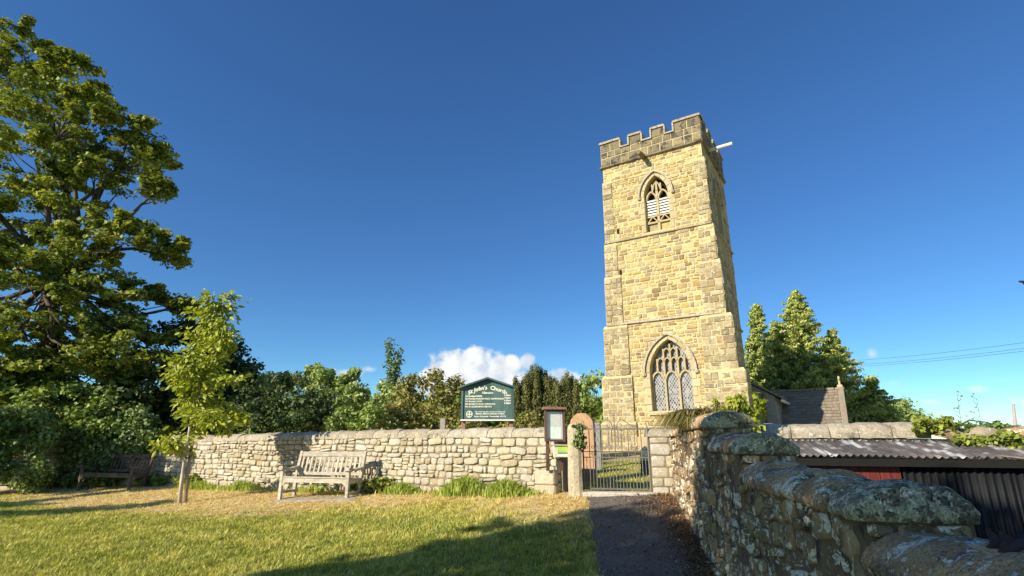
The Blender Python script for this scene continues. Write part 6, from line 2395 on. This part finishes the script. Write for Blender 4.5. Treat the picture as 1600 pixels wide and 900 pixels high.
# ------------------------------------------------------------------ small things on the right
def build_small():
    # twisted dark bundle on the near coping
    g = np.random.default_rng(161)
    c = at(1585, 855, 2.05)
    root = empty('rope_bundle', c - UP * .05, 'dark brown twisted rope bundle lying on the near wall coping', 'rope')
    for i in range(6):
        mb = MB()
        y0 = -.05 + .022 * i
        pts = [c + Vector((-.085 + .02 * (i % 3), y0 * .6, -.015 + .01 * (i % 2))), c + Vector((-.03, y0 * .9, .012 + .012 * (i % 3))), c + Vector((.04, y0 * .5, .006 + .01 * ((i + 1) % 2))), c + Vector((.13, y0, .0)), c + Vector((.30, y0 * 1.4, -.02))]
        mb.tube(pts, [.008, .021, .022, .020, .015], 8); mb.build('strand', M['rope'], root, True)
    for (x, y, z) in ((-.025, -.07, -.02), (.01, -.065, .0), (.045, -.06, -.012)):
        mb = MB(); q = c + Vector((x, y, z)); mb.tube([q + Vector((-.02, .02, .01)), q + Vector((0, 0, .006)), q + Vector((.015, -.005, -.015)), q + Vector((.01, .02, -.02))], [.010, .017, .015, .008], 8); mb.build('knot', M['rope'], root, True)
    # dry umbel stalks behind the broken wall
    for (px, tip, lab, sd) in ((1495, 615, 'dry branching weed stalk, left of the two against the sky', 171), (1526, 622, 'dry branching weed stalk, right of the two against the sky', 172)):
        g = np.random.default_rng(sd)
        b = at(px + 4, 690, 8.6); b.z = .7
        t_ = at(px, tip, 8.6)
        mb = MB()
        mb.tube([b, b.lerp(t_, .5), t_], [.007, .006, .003], 5)
        for f in np.linspace(.55, .98, 9):
            q = b.lerp(t_, f); s = 1 if g.random() < .5 else -1
            L = g.uniform(.08, .26) * (1.2 - f * .6)
            e = q + Vector((s * L * .6, g.normal(0, .03), L * .75))
            mb.tube([q, q.lerp(e, .5) + Vector((s * .02, 0, -.01)), e], [.004, .0035, .002], 4)
            for _ in range(4): mb.tube([e, e + Vector((g.normal(0, .02), g.normal(0, .02), abs(g.normal(.02, .01))))], [.004, .006], 4)
        o = mb.build('weed_stalk', M['stalk'], None, False, False); tag(o, lab, 'weed', 'dry weed stalks behind the wall')
    # far pole
    p0, p1 = at(1590, 700, 55), at(1583, 631, 55)
    mb = MB(); mb.tube([p0, p1], [.17, .13], 8)
    o = mb.build('telegraph_pole', M['pole'], None, True); tag(o, 'grey leaning pole on the skyline at the right edge', 'pole')
    # wires
    for (xa, ya, xb, yb, lab) in ((1330, 563.5, 1720, 518, 'uppermost of the three thin overhead wires'), (1330, 570, 1720, 528, 'middle one of the three thin overhead wires'), (1330, 573, 1720, 533, 'lowest of the three thin overhead wires')):
        a, b = at(xa, ya, 46), at(xb, yb, 26)
        pts = []
        for i in range(17):
            f = i / 16; q = a.lerp(b, f); q.z -= .45 * 4 * f * (1 - f) * .4; pts.append(q)
        mb = MB(); mb.tube(pts, .013, 5)
        o = mb.build('overhead_wire', M['wire'], None, True); tag(o, lab, 'wire', 'overhead wires')
    q = at(1720, 528, 26)
    pole = empty('wire_pole', (q.x, q.y, 0), 'tall wooden pole carrying the three overhead wires', 'pole')
    mb = MB(); mb.tube([(q.x, q.y, -.5), (q.x, q.y, q.z + .5)], [.15, .11], 10); mb.build('post', M['pole'], pole, True)
    mb = MB(); mb.box((q.x, q.y, q.z - .12), (.12, 1.4, .12), None, 0, .01); mb.build('crossarm', M['pole'], pole)
    # bird at the picture's edge
    c = at(1597, 440, 14)
    mb = MB()
    mb.tube([c + Vector((-.10, 0, .0)), c + Vector((-.085, 0, .005)), c + Vector((-.03, 0, .0)), c + Vector((.05, 0, .0)), c + Vector((.12, 0, -.005))], [.004, .022, .032, .026, .006], 8)
    mb.add([c + Vector(v) for v in ((-.03, 0, .01), (.04, 0, .01), (.05, -.02, -.09), (.0, -.02, -.10), (-.02, .0, .015), (.05, 0, .015), (.13, .16, .06), (.09, .18, .065), (-.03, -.02, .0))], [(0, 1, 2, 3), (4, 5, 6, 7)])
    o = mb.build('bird', M['bird'], None, True, False); tag(o, 'small dark bird flying at the right edge of the sky', 'bird')


build_small()


# ------------------------------------------------------------------ trees behind the camera that throw the foreground shade
def shade_tree(name, base, lobes, label, seed):
    lobed_tree(name, base, lobes, .9, .5, 44, .28, M['dkleaf'], M['bark'], label, 'tree', seed, trunk_r=.3, fork=.35, fill=.2, twigs=False)


def shade_centre(X, Y, z, h):
    """where a crown at height h must stand to shade the point (X, Y, z)"""
    s = (h - z) / math.tan(SUN_EL)
    return X - LX * s, Y - LY * s


lob = []
for (X, Y, z, h, r_) in ((1.9, 6.1, .9, 8.6, 1.2), (1.0, 7.6, .4, 7.6, 1.2), (-.6, 7.4, .2, 7.0, 1.3), (-1.6, 6.4, .1, 6.2, 1.2), (.6, 5.6, .1, 7.0, 1.6), (2.0, 4.6, 1.2, 8.2, 1.6), (1.8, 3.2, 1.2, 7.4, 1.7), (1.6, 1.8, 1.2, 6.6, 1.7), (3.2, 4.2, 1.4, 8.4, 1.3), (.2, 3.6, 0, 6.2, 1.8), (-1.2, 4.2, 0, 5.6, 1.7), (2.35, 6.4, 1.3, 9.2, .6), (2.2, 6.9, .8, 8.8, .55), (5.3, 6.3, .8, 9.6, .8), (4.3, 6.5, .6, 9.4, .6), (1.2, .4, .8, 6.0, 1.8), (.9, 8.3, .4, 8.3, .7), (-2.6, 6.2, 0, 5.6, .7)):
    x, y = shade_centre(X, Y, z, h); lob.append(((x, y, h), r_))
cx = sum(c[0] for c, r_ in lob) / len(lob); cy = sum(c[1] for c, r_ in lob) / len(lob)
shade_tree('shade_tree', (cx, cy, 0), lob, 'leafy tree standing behind the viewpoint, shading path and wall', 201)
lob = []
for (X, Y, z, h, r_) in ((-9.4, 12.0, .3, 4.6, .55), (-8.4, 12.6, .3, 4.2, .45), (-10.6, 11.8, .3, 4.9, .7), (-11.2, 15.2, 1.0, 5.4, .9), (-12.8, 15.4, 1.4, 6.0, 1.2), (-14.5, 15.8, 1.4, 6.3, 1.3), (-10.4, 16.2, .8, 5.0, .8), (-12.4, 13.4, .3, 5.2, .8)):
    x, y = shade_centre(X, Y, z, h); lob.append(((x, y, h), r_))
cx = sum(c[0] for c, r_ in lob) / len(lob); cy = sum(c[1] for c, r_ in lob) / len(lob)
shade_tree('shade_tree', (cx, cy, .2), lob, 'leafy tree beyond the left edge, shading the dark bench', 202)
